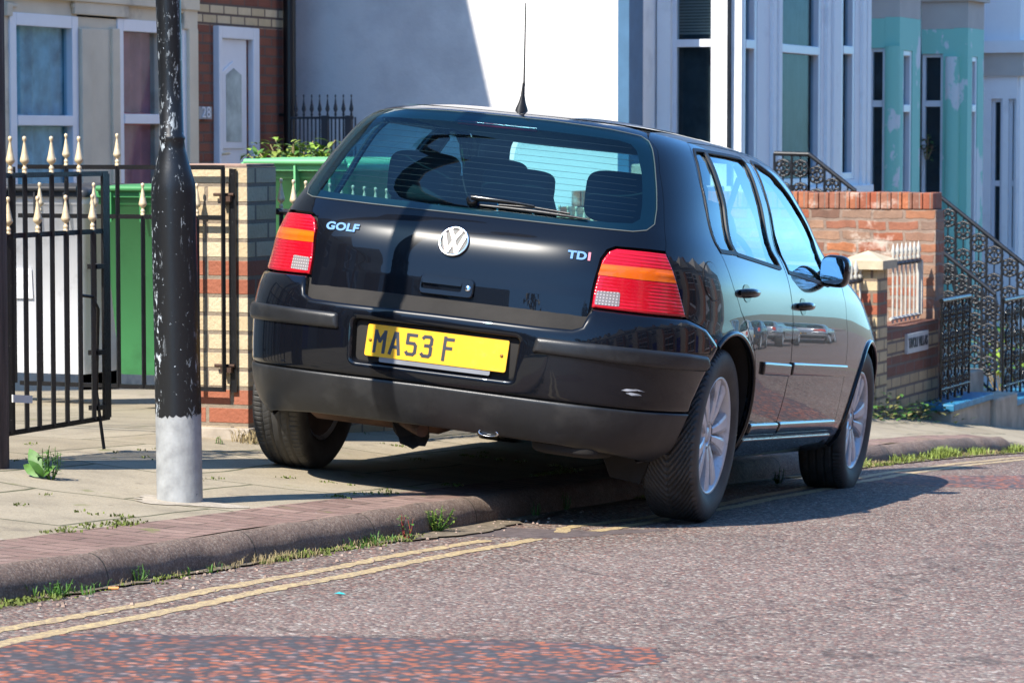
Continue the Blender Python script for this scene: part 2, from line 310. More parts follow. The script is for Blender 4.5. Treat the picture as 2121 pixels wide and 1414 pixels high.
def kerb_mat():
    m, nt, p = base('kerb_stone', .8); ps = pos(nt)
    c = ramp(nt, noise(nt, ps, 4, 7, .7), [(.25,(.085,.060,.050)),(.42,(.19,.132,.105)),(.6,(.27,.20,.16)),(.75,(.40,.33,.27))])
    c = mixc(nt, .8, c, ramp(nt, noise(nt, ps, 140, 3, .7), [(.3,.4),(.6,.95)]), 'MULTIPLY')
    c = mixc(nt, ramp(nt, noise(nt, ps, 11, 5, .7), [(.62,0.0),(.70,.6)]), c, (.36,.32,.27))
    vk, sk = chips(nt, 210); c = mixc(nt, .35, c, ramp(nt, sk.outputs[0], [(0,(.10,.065,.055)),(.4,(.24,.17,.14)),(.75,(.36,.28,.24)),(.93,(.55,.50,.44))]))
    c = mixc(nt, ramp(nt, noise(nt, ps, 3.3, 6, .7), [(.45,0.0),(.7,.5)]), c, (.12,.085,.07))
    sx = N(nt, 'ShaderNodeSeparateXYZ'); nt.links.new(ps, sx.inputs[0])
    # joints between kerbstones
    md = N(nt, 'ShaderNodeMath', operation='PINGPONG'); md.inputs[1].default_value = .46; nt.links.new(sx.outputs[1], md.inputs[0])
    dv = N(nt, 'ShaderNodeMath', operation='DIVIDE'); nt.links.new(sx.outputs[1], dv.inputs[0]); dv.inputs[1].default_value = .92
    fl = N(nt, 'ShaderNodeMath', operation='FLOOR'); nt.links.new(dv.outputs[0], fl.inputs[0]); wn = N(nt, 'ShaderNodeTexWhiteNoise', noise_dimensions='1D'); nt.links.new(fl.outputs[0], wn.inputs['W'])
    c = mixc(nt, 1.0, c, ramp(nt, wn.outputs['Value'], [(0,(.80,.78,.74)),(1,(1.12,1.05,.95))]), 'MULTIPLY')
    c = mixc(nt, ramp(nt, noise(nt, ps, 26, 8, .8), [(.56,0.0),(.64,.7)]), c, (.07,.055,.045))
    lt = N(nt, 'ShaderNodeMath', operation='LESS_THAN'); nt.links.new(md.outputs[0], lt.inputs[0]); lt.inputs[1].default_value = .004
    c = mixc(nt, lt.outputs[0], c, (.06,.05,.035)); nt.links.new(c, p.inputs['Base Color'])
    bump(nt, p, noise(nt, ps, 45, 7, .75), .9, .012); return m
M_road, M_patch, M_line, M_flag, M_kerb = road_mat(), patch_mat(), paint_mat(), flag_mat(), kerb_mat()
M_dirt = Mt('dirt', (.16,.125,.085), .95, var=.5, vs=30, bmp=.9, bs=120)
M_earth = Mt('earth', (.16,.15,.10), .95, var=.4, vs=2, bmp=.5, bs=10)
sheet('ground', lin(-260,260,26), lin(-200,420,62), lambda x,y: rz(y)-.10-max(0,abs(x)-40)*.01, M_earth)
sheet('road', [-4.5,-4.2,-3.4,-2,0,3,6], sorted(set(lin(-60,100,80)+lin(3,24,42))), lambda x,y: rz(y)+.004*0, M_road)
def kx(y): return float(np.interp(y, [0,7.3,8,8.7,9.5,10.7,12,20],[-4.21,-4.215,-4.25,-4.262,-4.30,-4.34,-4.37,-4.38]))
nz = lambda x, y, s=1: .5*math.sin(x*3.1*s+y*1.7)+.3*math.sin(y*4.3*s-x*2.2)+.2*math.sin(y*9.1*s+x*7)
sheet('pavement', [-9.2,-8,-7,-6.4,-6.1,-5.85,-5.6,-5.45,-5.3,-5.15,-5,-4.9,-4.8,-4.7,-4.6,-4.5,-4.4,-4.3], lin(-20,4,12)+lin(4.2,24,160)+lin(26,60,17),
      lambda x,y: rz(y)+pz(x)+.004*nz(x,y)-(.09*min(1,max(0,(y-18.2)/.7))*max(0,min(1,(x+5.4)/.9))), M_flag, xf=lambda x, y: x if x < -4.65 else -4.7+(x+4.7)/.4*(kx(y)-.062+4.7))
sheet('opposite_pavement', [5.6,5.9,6.5,8,9.2], lin(-60,100,80), lambda x,y: rz(y)+.12, M_flag)
# kerb: bullnosed stones swept along the street, dropped beyond the car
def kerbline():
    mb = MB(); ys = lin(-20,3.6,20)+lin(3.8,20,360)+lin(21,60,20); prof = []
    for a in range(9):
        t = math.pi/2*a/8; prof.append((math.sin(t), math.cos(t)))
    vs = []; n = len(prof)+2
    for i, y in enumerate(ys):
        drop = min(1, max(0, (y-18.2)/.7)); hh = .094-.08*drop
        wx = kx(y)+.007*nz(0,y,1.1)-.004*math.sin(y*13.7)-.012*max(0,1-abs((y%.92)-.0)/.02); r = min(.075, hh*.95); rx = .062 if hh > .05 else .04
        dz = .004*nz(1,y,1.3)+.0015*math.sin(y*17.)-.004*max(0,1-abs(((y+.46)%.92)-.46)/.02)
        vs.append((wx-rx-.012, y, rz(y)+hh-.006)); 
        for px_, pq in prof: vs.append((wx-rx+px_*rx, y, rz(y)+hh-r+pq*r+dz))
        vs.append((wx+.004, y, rz(y)-.04))
    fs = [(i*n+k, i*n+k+1, (i+1)*n+k+1, (i+1)*n+k) for i in range(len(ys)-1) for k in range(n-1)]
    mb.add(vs, [f[::-1] for f in fs], True); return mb
tag(kerbline().build('kerb', M_kerb), kind='structure')
mb = MB()
for x0, x1 in ((5.5,5.6),): 
    for y in lin(-60,98,79): mb.box((x0,y,rz(y)-.2),(x1,y+2,rz(y+1)+.125))
tag(mb.build('opposite_kerb', M_kerb), kind='structure')
def ribbon(name, cl, wd, mat, dz, wob=.006):
    mb = MB(); vs = []; d = []
    for (x0,y0),(x1,y1) in zip(cl, cl[1:]):
        k = max(1, int(math.hypot(x1-x0,y1-y0)/.04)); d += [(x0+(x1-x0)*i/k, y0+(y1-y0)*i/k) for i in range(k)]
    d.append(cl[-1])
    for x, y in d:
        a = wob*(random.random()-.5)+wob*.6*math.sin(y*5.3+x); b = wob*(random.random()-.5)
        vs += [(x-wd/2+a, y, rz(y)+dz), (x+wd/2+a+b, y, rz(y)+dz)]
    mb.add(vs, [(2*i,2*i+1,2*i+3,2*i+2) for i in range(len(d)-1)]); return tag(mb.build(name, mat), kind='structure')
def outl(y): return float(np.interp(y, [0,6,7.5,9.5,10.1,11,12,14,20,60],[-3.62,-3.735,-3.82,-3.915,-3.87,-3.885,-3.91,-3.99,-3.97,-3.97]))
def inl(y): return float(np.interp(y, [0,6.3,7.5,9.3,10.3,10.5,10.9,11.6,14,20,60],[-3.80,-3.885,-3.95,-4.035,-4.02,-4.0,-3.96,-3.985,-4.09,-4.07,-4.07]))
ribbon('road_marking', [(outl(y),y) for y in lin(1,9.66,24)], .054, M_line, .0016, .012)
ribbon('road_marking', [(inl(y),y) for y in lin(1,9.5,24)], .054, M_line, .0016, .012)
ribbon('road_marking', [(outl(y),y) for y in lin(10.1,13,24)+lin(13.2,60,80)], .054, M_line, .0016, .012)
ribbon('road_marking', [(-3.94,9.96),(-4.01,10.16)]+[(inl(y),y) for y in lin(10.3,13,24)+lin(13.2,60,80)], .054, M_line, .0016, .012)
def blob(name, pts, mat, dz, jag=.02, sub=.05, kind='structure'):
    d = []
    for (x0,y0),(x1,y1) in zip(pts, pts[1:]+pts[:1]):
        k = max(1, int(math.hypot(x1-x0,y1-y0)/sub)); d += [(x0+(x1-x0)*i/k+(random.random()-.5)*jag, y0+(y1-y0)*i/k+(random.random()-.5)*jag) for i in range(k)]
    vs, es = [Vector(p) for p in d], [(i,(i+1)%len(d)) for i in range(len(d))]
    # inner grid so the sheet follows the slope
    xs = [p[0] for p in d]; ys = [p[1] for p in d]
    y = min(ys)+.3
    while y < max(ys)-.1:
        x = min(xs)+.3
        while x < max(xs)-.1:
            if inside((x,y), d): vs.append(Vector((x,y)))
            x += .5
        y += .5
    r = delaunay_2d_cdt(vs, es, [], 0, 1e-6)
    fs = [f for f in r[2] if inside(tuple(sum((r[0][i] for i in f), Vector((0,0)))/len(f)), d)]
    mb = MB(); mb.add([(p.x,p.y,rz(p.y)+dz) for p in r[0]], fs); o = mb.build(name, mat)
    return tag(o, kind=kind) if kind else o
def inside(p, poly):
    x, y = p; c = False; j = len(poly)-1
    for i in range(len(poly)):
        if (poly[i][1] > y) != (poly[j][1] > y) and x < (poly[j][0]-poly[i][0])*(y-poly[i][1])/(poly[j][1]-poly[i][1])+poly[i][0]: c = not c
        j = i
    return c
blob('road_patch', [(-3.85,6.0),(-3.72,6.34),(-3.44,6.46),(-3.1,6.62),(-2.78,6.76),(-2.46,6.8),(-2.36,6.64),(-2.35,6.4),(-2.34,5.9),(-2.3,4.4),(-3.4,4.2),(-3.8,5.2)], M_patch, .0009, .05, .03)
blob('road_patch', [(-3.95,13.7),(-3.98,14.3),(-3.4,15.0),(-2.4,16.6),(-1.6,17.3),(-1.4,16.2),(-2.6,14.6),(-3.3,13.6)], M_patch, .0009, .06)
M_tar = Mt('tar_repair', (.11,.085,.08), .8, var=.4, vs=30, bmp=.7, bs=90)
blob('road_repair', [(-3.86,9.72),(-4.2,9.6),(-4.33,9.8),(-4.34,10.05),(-4.1,10.1),(-3.9,10.12),(-3.72,10.38),(-3.66,10.3),(-3.8,9.95)], M_tar, .0008, .03)
blob('gutter_dirt', [(-4.40,4.5),(-4.17,4.5),(-4.18,6.2),(-4.18,7.2),(-4.21,8.2),(-4.24,9.2),(-4.13,9.75),(-4.2,10.1),(-4.29,10.8),(-4.33,12.5),(-4.30,15),(-4.27,18.3),(-4.40,18.4)], M_dirt, .006, .035)
# ---------------------------------------------------------------- the car: one smooth body surface P(phi, t), cut into panels
TAB = np.array([[.215,.784,-.643,3.2,5.243],[.27,.832,-.701,3.3,5.116],[.36,.864,-.744,3.37,4.978],[.5,.886,-.761,3.39,4.828],[.6,.893,-.762,3.38,4.801],[.665,.8895,-.752,3.35,4.783],
 [.70,.8868,-.738,3.31,4.775],[.73,.884,-.712,3.26,4.765],[.78,.8775,-.703,3.15,4.754],[.86,.8615,-.69,2.95,4.913],[.93,.839,-.666,2.65,5.105],[.98,.815,-.632,2.38,5.364],[1.02,.791,-.599,2.2,5.601],
 [1.2,.724,-.469,1.87,5.164],[1.34,.643,-.363,1.6,4.727],[1.385,.573,-.285,1.46,4.402],[1.412,.458,-.129,1.33,3.802],[1.43,.26,.35,1.2,3.0],[1.44,.004,.97,1.0,2.5]])
YC = 1.0
sg = np.sqrt(np.diff(TAB[:,0])**2+.35*np.diff(TAB[:,1])**2+.35*np.diff(TAB[:,2])**2)
TT = np.concatenate([[0],np.cumsum(sg)])                  # metres of profile
HH = np.diff(TT)
SL = []
for k in range(5):
    d = np.diff(TAB[:,k])/HH; m_ = np.zeros(len(TT))
    for i in range(1, len(TT)-1):
        if d[i-1]*d[i] > 0:
            w1 = 2*HH[i]+HH[i-1]; w2 = HH[i]+2*HH[i-1]; m_[i] = (w1+w2)/(w1/d[i-1]+w2/d[i])
    m_[0] = d[0]; m_[-1] = d[-1]; SL.append(m_)
def prof(t):
    t = min(max(t,0),TT[-1]); i = min(max(int(np.searchsorted(TT,t))-1,0),len(TT)-2); h = HH[i]; s = (t-TT[i])/h
    a = (2*s**3-3*s**2+1, (s**3-2*s**2+s)*h, -2*s**3+3*s**2, (s**3-s**2)*h)
    return [a[0]*TAB[i,k]+a[1]*SL[k][i]+a[2]*TAB[i+1,k]+a[3]*SL[k][i+1] for k in range(5)]
# perimeter coordinate U (metres along the outline at bumper height) <-> phi
PH = np.linspace(0, math.pi, 6001); s_, c_ = np.sin(PH), np.cos(PH)
X_ = .87*s_**(2/4.9); cc_ = np.sign(c_)*np.abs(c_)**(2/4.9); Y_ = np.where(cc_ > 0, 1-1.75*cc_, 1-2.3*cc_)
UL = np.concatenate([[0], np.cumsum(np.hypot(np.diff(X_), np.diff(Y_)))]); UMAX = float(UL[-1])
def phi_of(U): return float(np.interp(abs(U), UL, PH))*(1 if U >= 0 else -1)
def U_of(ph): return float(np.interp(abs(ph), PH, UL))*(1 if ph >= 0 else -1)
def PUT(U, T, off=0.):
    z, w, yb, yf, n = prof(T); ph = phi_of(U); s, c = math.sin(ph), math.cos(ph)
    x = w*math.copysign(abs(s)**(2/n), s); cc = math.copysign(abs(c)**(2/n), c)
    y = YC+(yb-YC)*cc if cc > 0 else YC-(yf-YC)*cc
    p = Vector((x,y,z)); return p if not off else p+nrm(U,T)*off
def nrm(U, T, fn=None):
    fn = fn or PUT; e = .006; U = max(-UMAX+2*e, min(UMAX-2*e, U)); T = max(e, min(TT[-1]-2*e, T))
    a = fn(U+e,T)-fn(U-e,T); b = fn(U,T+e)-fn(U,T-e); n = a.cross(b)
    return n.normalized() if n.length > 1e-12 else Vector((0,0,1))
def Tz(z): 
    lo, hi = 0, TT[-1]
    for _ in range(40):
        m = (lo+hi)/2
        if prof(m)[0] < z: lo = m
        else: hi = m
    return (lo+hi)/2
def side(y, z, sx=1):                                     # (y,z) on the side -> (U,T)
    T = Tz(z); _, w, yb, yf, n = prof(T)
    if y < YC: cc = min(1,(y-YC)/(yb-YC)); ph = math.acos(min(1,cc**(n/2)))
    else: cc = min(1,(y-YC)/(yf-YC)); ph = math.pi-math.acos(min(1,cc**(n/2)))
    return (sx*U_of(ph), T)
def rear(x, z):
    T = Tz(z); _, w, yb, yf, n = prof(T); ph = math.asin(min(1,(abs(x)/w)**(n/2))); return (math.copysign(U_of(ph), x), T)
def front(x, z):
    T = Tz(z); _, w, yb, yf, n = prof(T); ph = math.pi-math.asin(min(1,(abs(x)/w)**(n/2))); return (math.copysign(U_of(ph), x), T)
def mir(pts): return [(-u,t) for u,t in pts][::-1]
def symm(half): return half+[(-u,t) for u,t in half[::-1] if abs(u) > 1e-4]
def dens(poly, s=.02):
    d = []
    for (a,b),(c,e) in zip(poly, poly[1:]+poly[:1]):
        k = max(1, int(math.hypot(c-a,e-b)/s+.5)); d += [(a+(c-a)*i/k, b+(e-b)*i/k) for i in range(k)]
    return d
def rnd(poly, r=.02, n=4):                                # round the corners of an outline
    o = []; m = len(poly)
    for i in range(m):
        a, b, c = Vector(poly[i-1]), Vector(poly[i]), Vector(poly[(i+1)%m]); d1, d2 = a-b, c-b
        if d1.length < 1e-6 or d2.length < 1e-6: continue
        q = min(r, d1.length*.45, d2.length*.45); p1, p2 = b+d1.normalized()*q, b+d2.normalized()*q
        for k in range(n+1):
            t = k/n; p = p1*(1-t)**2+b*2*t*(1-t)+p2*t*t; o.append((p.x,p.y))
    return o
def area(p): return sum(a[0]*b[1]-b[0]*a[1] for a,b in zip(p, p[1:]+p[:1]))/2
def inset(poly, d):
    if area(poly) < 0: poly = poly[::-1]
    poly = [p for i, p in enumerate(poly) if math.hypot(p[0]-poly[i-1][0], p[1]-poly[i-1][1]) > 1e-5]
    o = []; m = len(poly)
    for i in range(m):
        a, b, c = Vector(poly[i-1]), Vector(poly[i]), Vector(poly[(i+1)%m]); e1, e2 = (b-a).normalized(), (c-b).normalized()
        n1, n2 = Vector((-e1.y,e1.x)), Vector((-e2.y,e2.x)); nn = n1+n2
        if nn.length < 1e-3: nn = n1
        nn.normalize(); k = d/max(.5, nn.dot(n1)); o.append((b.x+nn.x*k, b.y+nn.y*k))
    return o
def panel(name, poly, mat, parent, holes=(), sp=.03, off=0., rim=.014, edge=0., er=.006, dome=0., label=None, tsp=None, fn=None, flex=False):
    """cut a piece of the body surface: outline and holes in (U,T); rolled edges of depth `edge` over `er`"""
    tsp = tsp or sp; fn = fn or PUT
    outl_ = dens(poly, min(.02,sp)); hol = [dens(h, min(.02,sp)) for h in holes]; V = []; E = []; offs = []
    for loop in [outl_]+hol:
        n0 = len(V); V += loop; E += [(n0+i, n0+(i+1)%len(loop)) for i in range(len(loop))]
    nb = len(V)
    if edge:
        for f in (.12,.35,.65,1.0):
            V += [p for p in inset(outl_, er*f) if inside(p, outl_)]
            for h in hol: V += [p for p in (inset(h, -er*f))]
    us = [p[0] for p in outl_]; ts = [p[1] for p in outl_]; mrg = sp*.45+(er if edge else 0)
    gu = max(2, int((max(us)-min(us))/sp)); gt_ = max(2, int((max(ts)-min(ts))/tsp))
    B = np.array(V[:nb])
    for i in range(1, gu):
        for j in range(1, gt_):
            p = (min(us)+(max(us)-min(us))*i/gu, min(ts)+(max(ts)-min(ts))*j/gt_)
            if inside(p, outl_) and not any(inside(p, h) for h in hol) and np.hypot(B[:,0]-p[0], B[:,1]-p[1]).min() > mrg: V.append(p)
    r = delaunay_2d_cdt([Vector(v) for v in V], E, [], 0, 1e-7)
    pts = [(p.x,p.y) for p in r[0]]; fs = []
    for f in r[2]:
        c = (sum(pts[i][0] for i in f)/3, sum(pts[i][1] for i in f)/3)
        if inside(c, outl_) and not any(inside(c, h) for h in hol): fs.append(tuple(f))
    def o_(p):
        if not edge and not dome: return off
        d = np.hypot(B[:,0]-p[0], B[:,1]-p[1]).min()
        q = min(1, d/er); return off-edge*(1-math.sqrt(max(0,1-(1-q)**2)))
    vs = [fn(p[0],p[1],o_(p)) for p in pts]
    tot = sum((vs[f[1]]-vs[f[0]]).cross(vs[f[2]]-vs[f[0]]).dot(nrm(*pts[f[0]])) for f in fs[::max(1,len(fs)//60)])
    if tot < 0: fs = [f[::-1] for f in fs]
    mb = MB(); mb.add(vs, fs, True); nf = len(vs)
    if rim:
        for loop in [outl_]+hol:
            A_ = [fn(p[0],p[1],off-edge) for p in loop]; C_ = [fn(p[0],p[1],off-edge-rim) for p in loop]; k = len(loop)
            mb.add(A_+C_, [(i,(i+1)%k,k+(i+1)%k,k+i) for i in range(k)])
    o = mb.build(name, mat, parent, local=True, label=label)
    if not edge:
        nn = [nrm(p[0],p[1],fn if flex else None) for p in pts]+[Vector((0,0,0))]*(len(mb.v)-nf)
        o.data.normals_split_custom_set_from_vertices([tuple(n) for n in nn])
    return o
def paint(name, col, flake=0):
    m, nt, p = base(name, .25, 0, 1.0); co = obco(nt); p.inputs['Base Color'].default_value = c4(col); p.inputs['Metallic'].default_value = flake; p.inputs['Specular IOR Level'].default_value = .1; p.inputs['Coat IOR'].default_value = 1.42
    f = ramp(nt, noise(nt, co, 28, 8, .75), [(.55,.008),(.72,.06)]); nt.links.new(f, p.inputs['Coat Roughness'])
    dirt = ramp(nt, noise(nt, co, 45, 8, .8), [(.66,0.0),(.74,.22)]); nt.links.new(mixc(nt, dirt, col, (.22,.22,.22)), p.inputs['Base Color'])
    bump(nt, p, noise(nt, co, 2.2, 2), .06, .01); 
    for l in list(p.inputs['Normal'].links): nt.links.new(l.from_socket, p.inputs['Coat Normal']); nt.links.remove(l)
    return m
M_paint = paint('black_car_paint', (.0035,.0045,.0075))
M_trim = Mt('grey_plastic_trim', (.014,.015,.017), .38, var=.3, vs=9, bmp=.12, bs=300, dirt=(.038,.038,.038), ds=6, dt=(.5,.75))
M_under = Mt('underbody', (.016,.014,.012), .85, var=.4, bmp=.5, bs=20)
M_rubber = Mt('tyre_rubber', (.045,.044,.042), .62, var=.35, vs=14, bmp=.1, dirt=(.075,.07,.062), ds=9, dt=(.45,.75))
M_alloy = Mt('alloy', (.68,.70,.72), .30, .3, var=.12, vs=8, dirt=(.18,.14,.10), ds=12, dt=(.55,.8))
M_chrome = Mt('chrome', (.85,.86,.88), .08, 1, var=.02)
M_blackgloss = Mt('black_gloss', (.006,.007,.009), .12, var=.1)
M_seal = Mt('rubber_seal', (.01,.01,.011), .5, var=.1)
M_sealhighlight = Mt('seal_highlight', (.11,.12,.11), .35, var=.1)  # paler than the seal rubber: the highlight on it put into colour
M_disc = Mt('brake_disc', (.10,.07,.055), .6, .4, var=.4)
M_rust = Mt('rusty_steel', (.075,.04,.026), .8, .2, var=.5, vs=14, bmp=.5, bs=60)
M_seat = Mt('seat_fabric', (.018,.022,.026), .9, var=.2, bmp=.4, bs=400)
M_lining = Mt('cabin_lining', (.30,.31,.30), .8, var=.08)
M_pillar = Mt('light_pillar_trim', (.46,.49,.47), .5, var=.08)
M_dash = Mt('dark_cabin_plastic', (.012,.013,.015), .6, var=.15)
M_blue = Mt('blue_cloth', (.01,.045,.35), .8, var=.2)
def lens(name, col, tr=(1,1,1), lines=170, axis=2, dots=False):
    m, nt, p = base(name, .16, 0, .6); sp = N(nt, 'ShaderNodeSeparateXYZ'); nt.links.new(obco(nt), sp.inputs[0])
    def wv(k, fq):
        a = N(nt, 'ShaderNodeMath', operation='MULTIPLY'); nt.links.new(sp.outputs[k], a.inputs[0]); a.inputs[1].default_value = fq
        b = N(nt, 'ShaderNodeMath', operation='SINE'); nt.links.new(a.outputs[0], b.inputs[0]); return b.outputs[0]
    h = wv(2, lines*math.pi)
    if dots:
        s2 = N(nt, 'ShaderNodeMath', operation='MINIMUM'); nt.links.new(h, s2.inputs[0]); nt.links.new(wv(0, lines*math.pi), s2.inputs[1]); h = s2.outputs[0]
    else: # ribs only in parts of the lens
        s2 = N(nt, 'ShaderNodeMath', operation='MULTIPLY'); nt.links.new(h, s2.inputs[0]); nt.links.new(ramp(nt, noise(nt, obco(nt), 9, 2), [(.42,.1),(.55,1.0)]), s2.inputs[1]); h = s2.outputs[0]
    lo = tuple(c*(.45 if dots else .78) for c in col)
    nt.links.new(ramp(nt, h, [(0,lo),(.5,col)]), p.inputs['Base Color']); bump(nt, p, h, .35, .003); return m
M_red = lens('red_lamp_lens', (.62,.004,.018)); M_orange = lens('orange_lamp_lens', (.85,.14,.005), lines=60); M_clear = lens('clear_lamp_lens', (.50,.45,.45), lines=190, dots=True)
M_glass = glassy('tinted_car_glass', (.38,.76,.84), (.9,1,1), 1.5, .008, 1.0)
M_sideglass = glassy('side_car_glass', (.62,.86,.90), (.85,.97,1), 1.55, .004, 1.35)
M_frit = Mt('glass_border', (.008,.014,.018), .3, var=.1)
# car pose, world axes in columns
CM = Matrix(((.99277,-.07955,.08985,-4.5399),(.07247,.9942,.07944,10.7076),(-.09565,-.07236,.99278,-1.3029+CAMH),(0,0,0,1)))
car = thing('parked_car', 'black five-door hatchback parked with its left wheels up on the kerb', 'car', None, mat=CM)
# outlines ------------------------------------------------------
hr = [rear(.0,.657), rear(.374,.655), rear(.478,.657), rear(.505,.668), rear(.516,.705), rear(.518,.753), rear(.52,.83), rear(.527,.905), rear(.541,.938), rear(.565,.952), rear(.663,.955),
      side(-.475,.955), side(-.455,.985), side(-.368,1.112), side(-.285,1.24), side(-.225,1.31), side(-.20,1.352), rear(.50,1.374), rear(.42,1.389), rear(.22,1.393), rear(0,1.394)]
hatch_o = symm(hr)
gr = [rear(0,1.006), rear(.346,1.006), rear(.52,1.008), rear(.60,1.010), rear(.638,1.020), rear(.652,1.045), rear(.640,1.10), rear(.600,1.212), rear(.553,1.315), rear(.53,1.342), rear(.50,1.357), rear(.40,1.368), rear(.2,1.376), rear(0,1.378)]
glass_o = symm(gr)
gi = [rear(0,1.032), rear(.52,1.036), rear(.59,1.042), rear(.608,1.06), rear(.598,1.11), rear(.560,1.22), rear(.515,1.305), rear(.49,1.325), rear(.45,1.334), rear(.2,1.340), rear(0,1.342)]
tail_o = [rear(.522,.733), rear(.522,.80), rear(.531,.90), rear(.548,.935), rear(.57,.947), rear(.663,.949), side(-.478,.949), side(-.464,.889), side(-.437,.803), side(-.415,.733), rear(.69,.731)]
def gate_fn(U, T, off=0.):               # the tailgate skin runs straight down behind the bumper shelf
    p = PUT(U,T,off)
    if p.z < .765:
        yb = prof(T)[2]; tgt = -.7045-(.765-p.z)*.10; p.y += (tgt-yb)
    return p
panel('tailgate', inset(hatch_o,.0025), M_paint, car, holes=[glass_o], sp=.02, tsp=.015, rim=.012, fn=gate_fn, flex=True)
panel('rear_window', inset(glass_o,.002), M_glass, car, sp=.035, off=.001, rim=0)
rw = [o for o in car.children if o.name.startswith('rear_window')][0]
panel('window_border', inset(glass_o,.004), M_frit, rw, holes=[symm(gi)], sp=.03, off=-.004, rim=0)
panel('window_seal', inset(glass_o,-.001), M_sealhighlight, rw, holes=[inset(glass_o,.0022)], sp=.03, off=.0022, rim=.004)
mb = MB()
for k in range(12):
    z = 1.062+k*.0225; xm = float(np.interp(z,[1.04,1.11,1.22,1.31],[.60,.595,.555,.51]))-.012
    mb.tube([PUT(*rear(x,z),-.003) for x in lin(-xm,xm,20)], .0006, 4, False)
mb.build('heating_wires', Mt('heating_wire', (.13,.05,.045), .6), rw, True)
bump_o = symm([rear(0,.262), rear(.45,.257), rear(.62,.243), rear(.70,.225), side(-.46,.218), side(-.40,.225), side(-.362,.27), side(-.362,.36), side(-.345,.44), side(-.305,.52), side(-.255,.59), side(-.20,.637), side(-.215,.655), side(-.30,.700), side(-.42,.727), rear(.69,.725), rear(.53,.727), rear(.523,.70), rear(.513,.664), rear(.482,.651), rear(.374,.6485), rear(0,.6505)])
rec_o = rnd(symm([rear(0,.452), rear(.300,.452), rear(.308,.602), rear(0,.604)]), .018)
valance = symm([rear(0,.262), rear(.45,.257), rear(.62,.243), rear(.70,.225), side(-.46,.218), side(-.40,.225), side(-.362,.27), side(-.362,.36), side(-.35,.40), rear(.7,.397), rear(0,.402)])
bump_up = symm([rear(0,.405), rear(.7,.400), side(-.35,.403)]+[p for p in bump_o[8:22]])
def bump_fn(U, T, off=0.): return PUT(U,T,off+.010)
bmp = panel('rear_bumper', bump_up, M_paint, car, holes=[rec_o], sp=.022, off=.010, rim=.045, edge=.008, er=.018)
panel('valance', valance, M_trim, bmp, sp=.03, off=.013, rim=.02, edge=.006, er=.012)
for s in (1,-1):
    st = [rear(.356,.558), rear(.366,.612), rear(.6,.612), side(-.44,.611), side(-.30,.606), side(-.275,.575), side(-.30,.553), side(-.44,.552), rear(.6,.554)]
    if s < 0: st = mir(st)
    panel('rub_strip', rnd(st,.012), M_trim, bmp, sp=.02, off=.024, rim=.008, edge=.012, er=.018)
for s in (1,-1):
    f = (lambda p: p) if s > 0 else mir
    a = panel('tail_lamp', inset(f(tail_o),.003), M_red, car, sp=.02, off=.004, rim=.012, edge=.004, er=.008)
    orn = [rear(.5285,.848), rear(.534,.886), rear(.663,.889), side(-.475,.891), side(-.462,.850), rear(.663,.847)]
    panel('indicator_lens', f(orn), M_orange, a, sp=.02, off=.0052, rim=.002)
    panel('reversing_lens', rnd(f([rear(.532,.745), rear(.533,.793), rear(.606,.796), rear(.610,.747)]),.006), M_clear, a, sp=.02, off=.0055, rim=.002)
M_scuff = Mt('scuffed_paint', (.45,.47,.50), .6, var=.3, vs=60)
mb = MB()
for (xa,za,xb,zb,wd) in ((.655,.466,.700,.470,.005),(.668,.458,.712,.455,.006),(.690,.474,.720,.468,.003)):
    vs = [PUT(*rear(x,z),.0112) for x,z in ((xa,za-wd*.2),(xa+(xb-xa)*.4,(za+zb)/2-wd),(xb,zb-wd*.3),(xb-.008,zb+wd*.4),(xa+(xb-xa)*.3,(za+zb)/2+wd*.7))]; mb.add(vs, [(0,1,2,3,4)])
mb.build('scuff_mark', M_scuff, bmp, True)
# plate recess and plate
def yR(x, z): return PUT(*rear(x,z),.010).y
mb = MB(); A = [PUT(*p,.004) for p in rec_o]; n = len(A); cx = Vector((0,0,.527))
Bv = [Vector((p.x*.97, -.738, cx.z+(p.z-cx.z)*.9)) for p in A]
mb.add(A+Bv, [(i,(i+1)%n,n+(i+1)%n,n+i) for i in range(n)], True); mb.add(Bv, [tuple(range(n))]); mb.build('plate_recess', M_paint, bmp, True)
M_yel = Mt('yellow_plate', (.88,.47,.03), .22, coat=.8, var=.03, dirt=(.7,.42,.05), ds=30)
M_blk = Mt('plate_lettering', (.035,.04,.05), .4, var=.3)
tilt = Matrix.Rotation(R(-6),4,'X')
PM = Matrix.Translation((.006,-.752,.533)) @ tilt @ Matrix.Rotation(R(90),4,'X')
def rrect(w, h, r, n=5):
    o = []
    for cx_, cy_, a0 in ((w/2-r,h/2-r,0),(-w/2+r,h/2-r,90),(-w/2+r,-h/2+r,180),(w/2-r,-h/2+r,270)):
        o += [(cx_+r*math.cos(R(a0+90*k/n)), cy_+r*math.sin(R(a0+90*k/n))) for k in range(n+1)]
    return o
mb = MB(); mb.prism(rrect(.522,.112,.008), PM, .004); pl = mb.build('number_plate', M_yel, car, True)
mb = MB(); mb.prism(rrect(.41,.03,.006), PM @ Matrix.Translation((.0,-.058,-.004)), .005); mb.build('plate_holder', Mt('holder_grey',(.22,.23,.25),.3), pl, True)
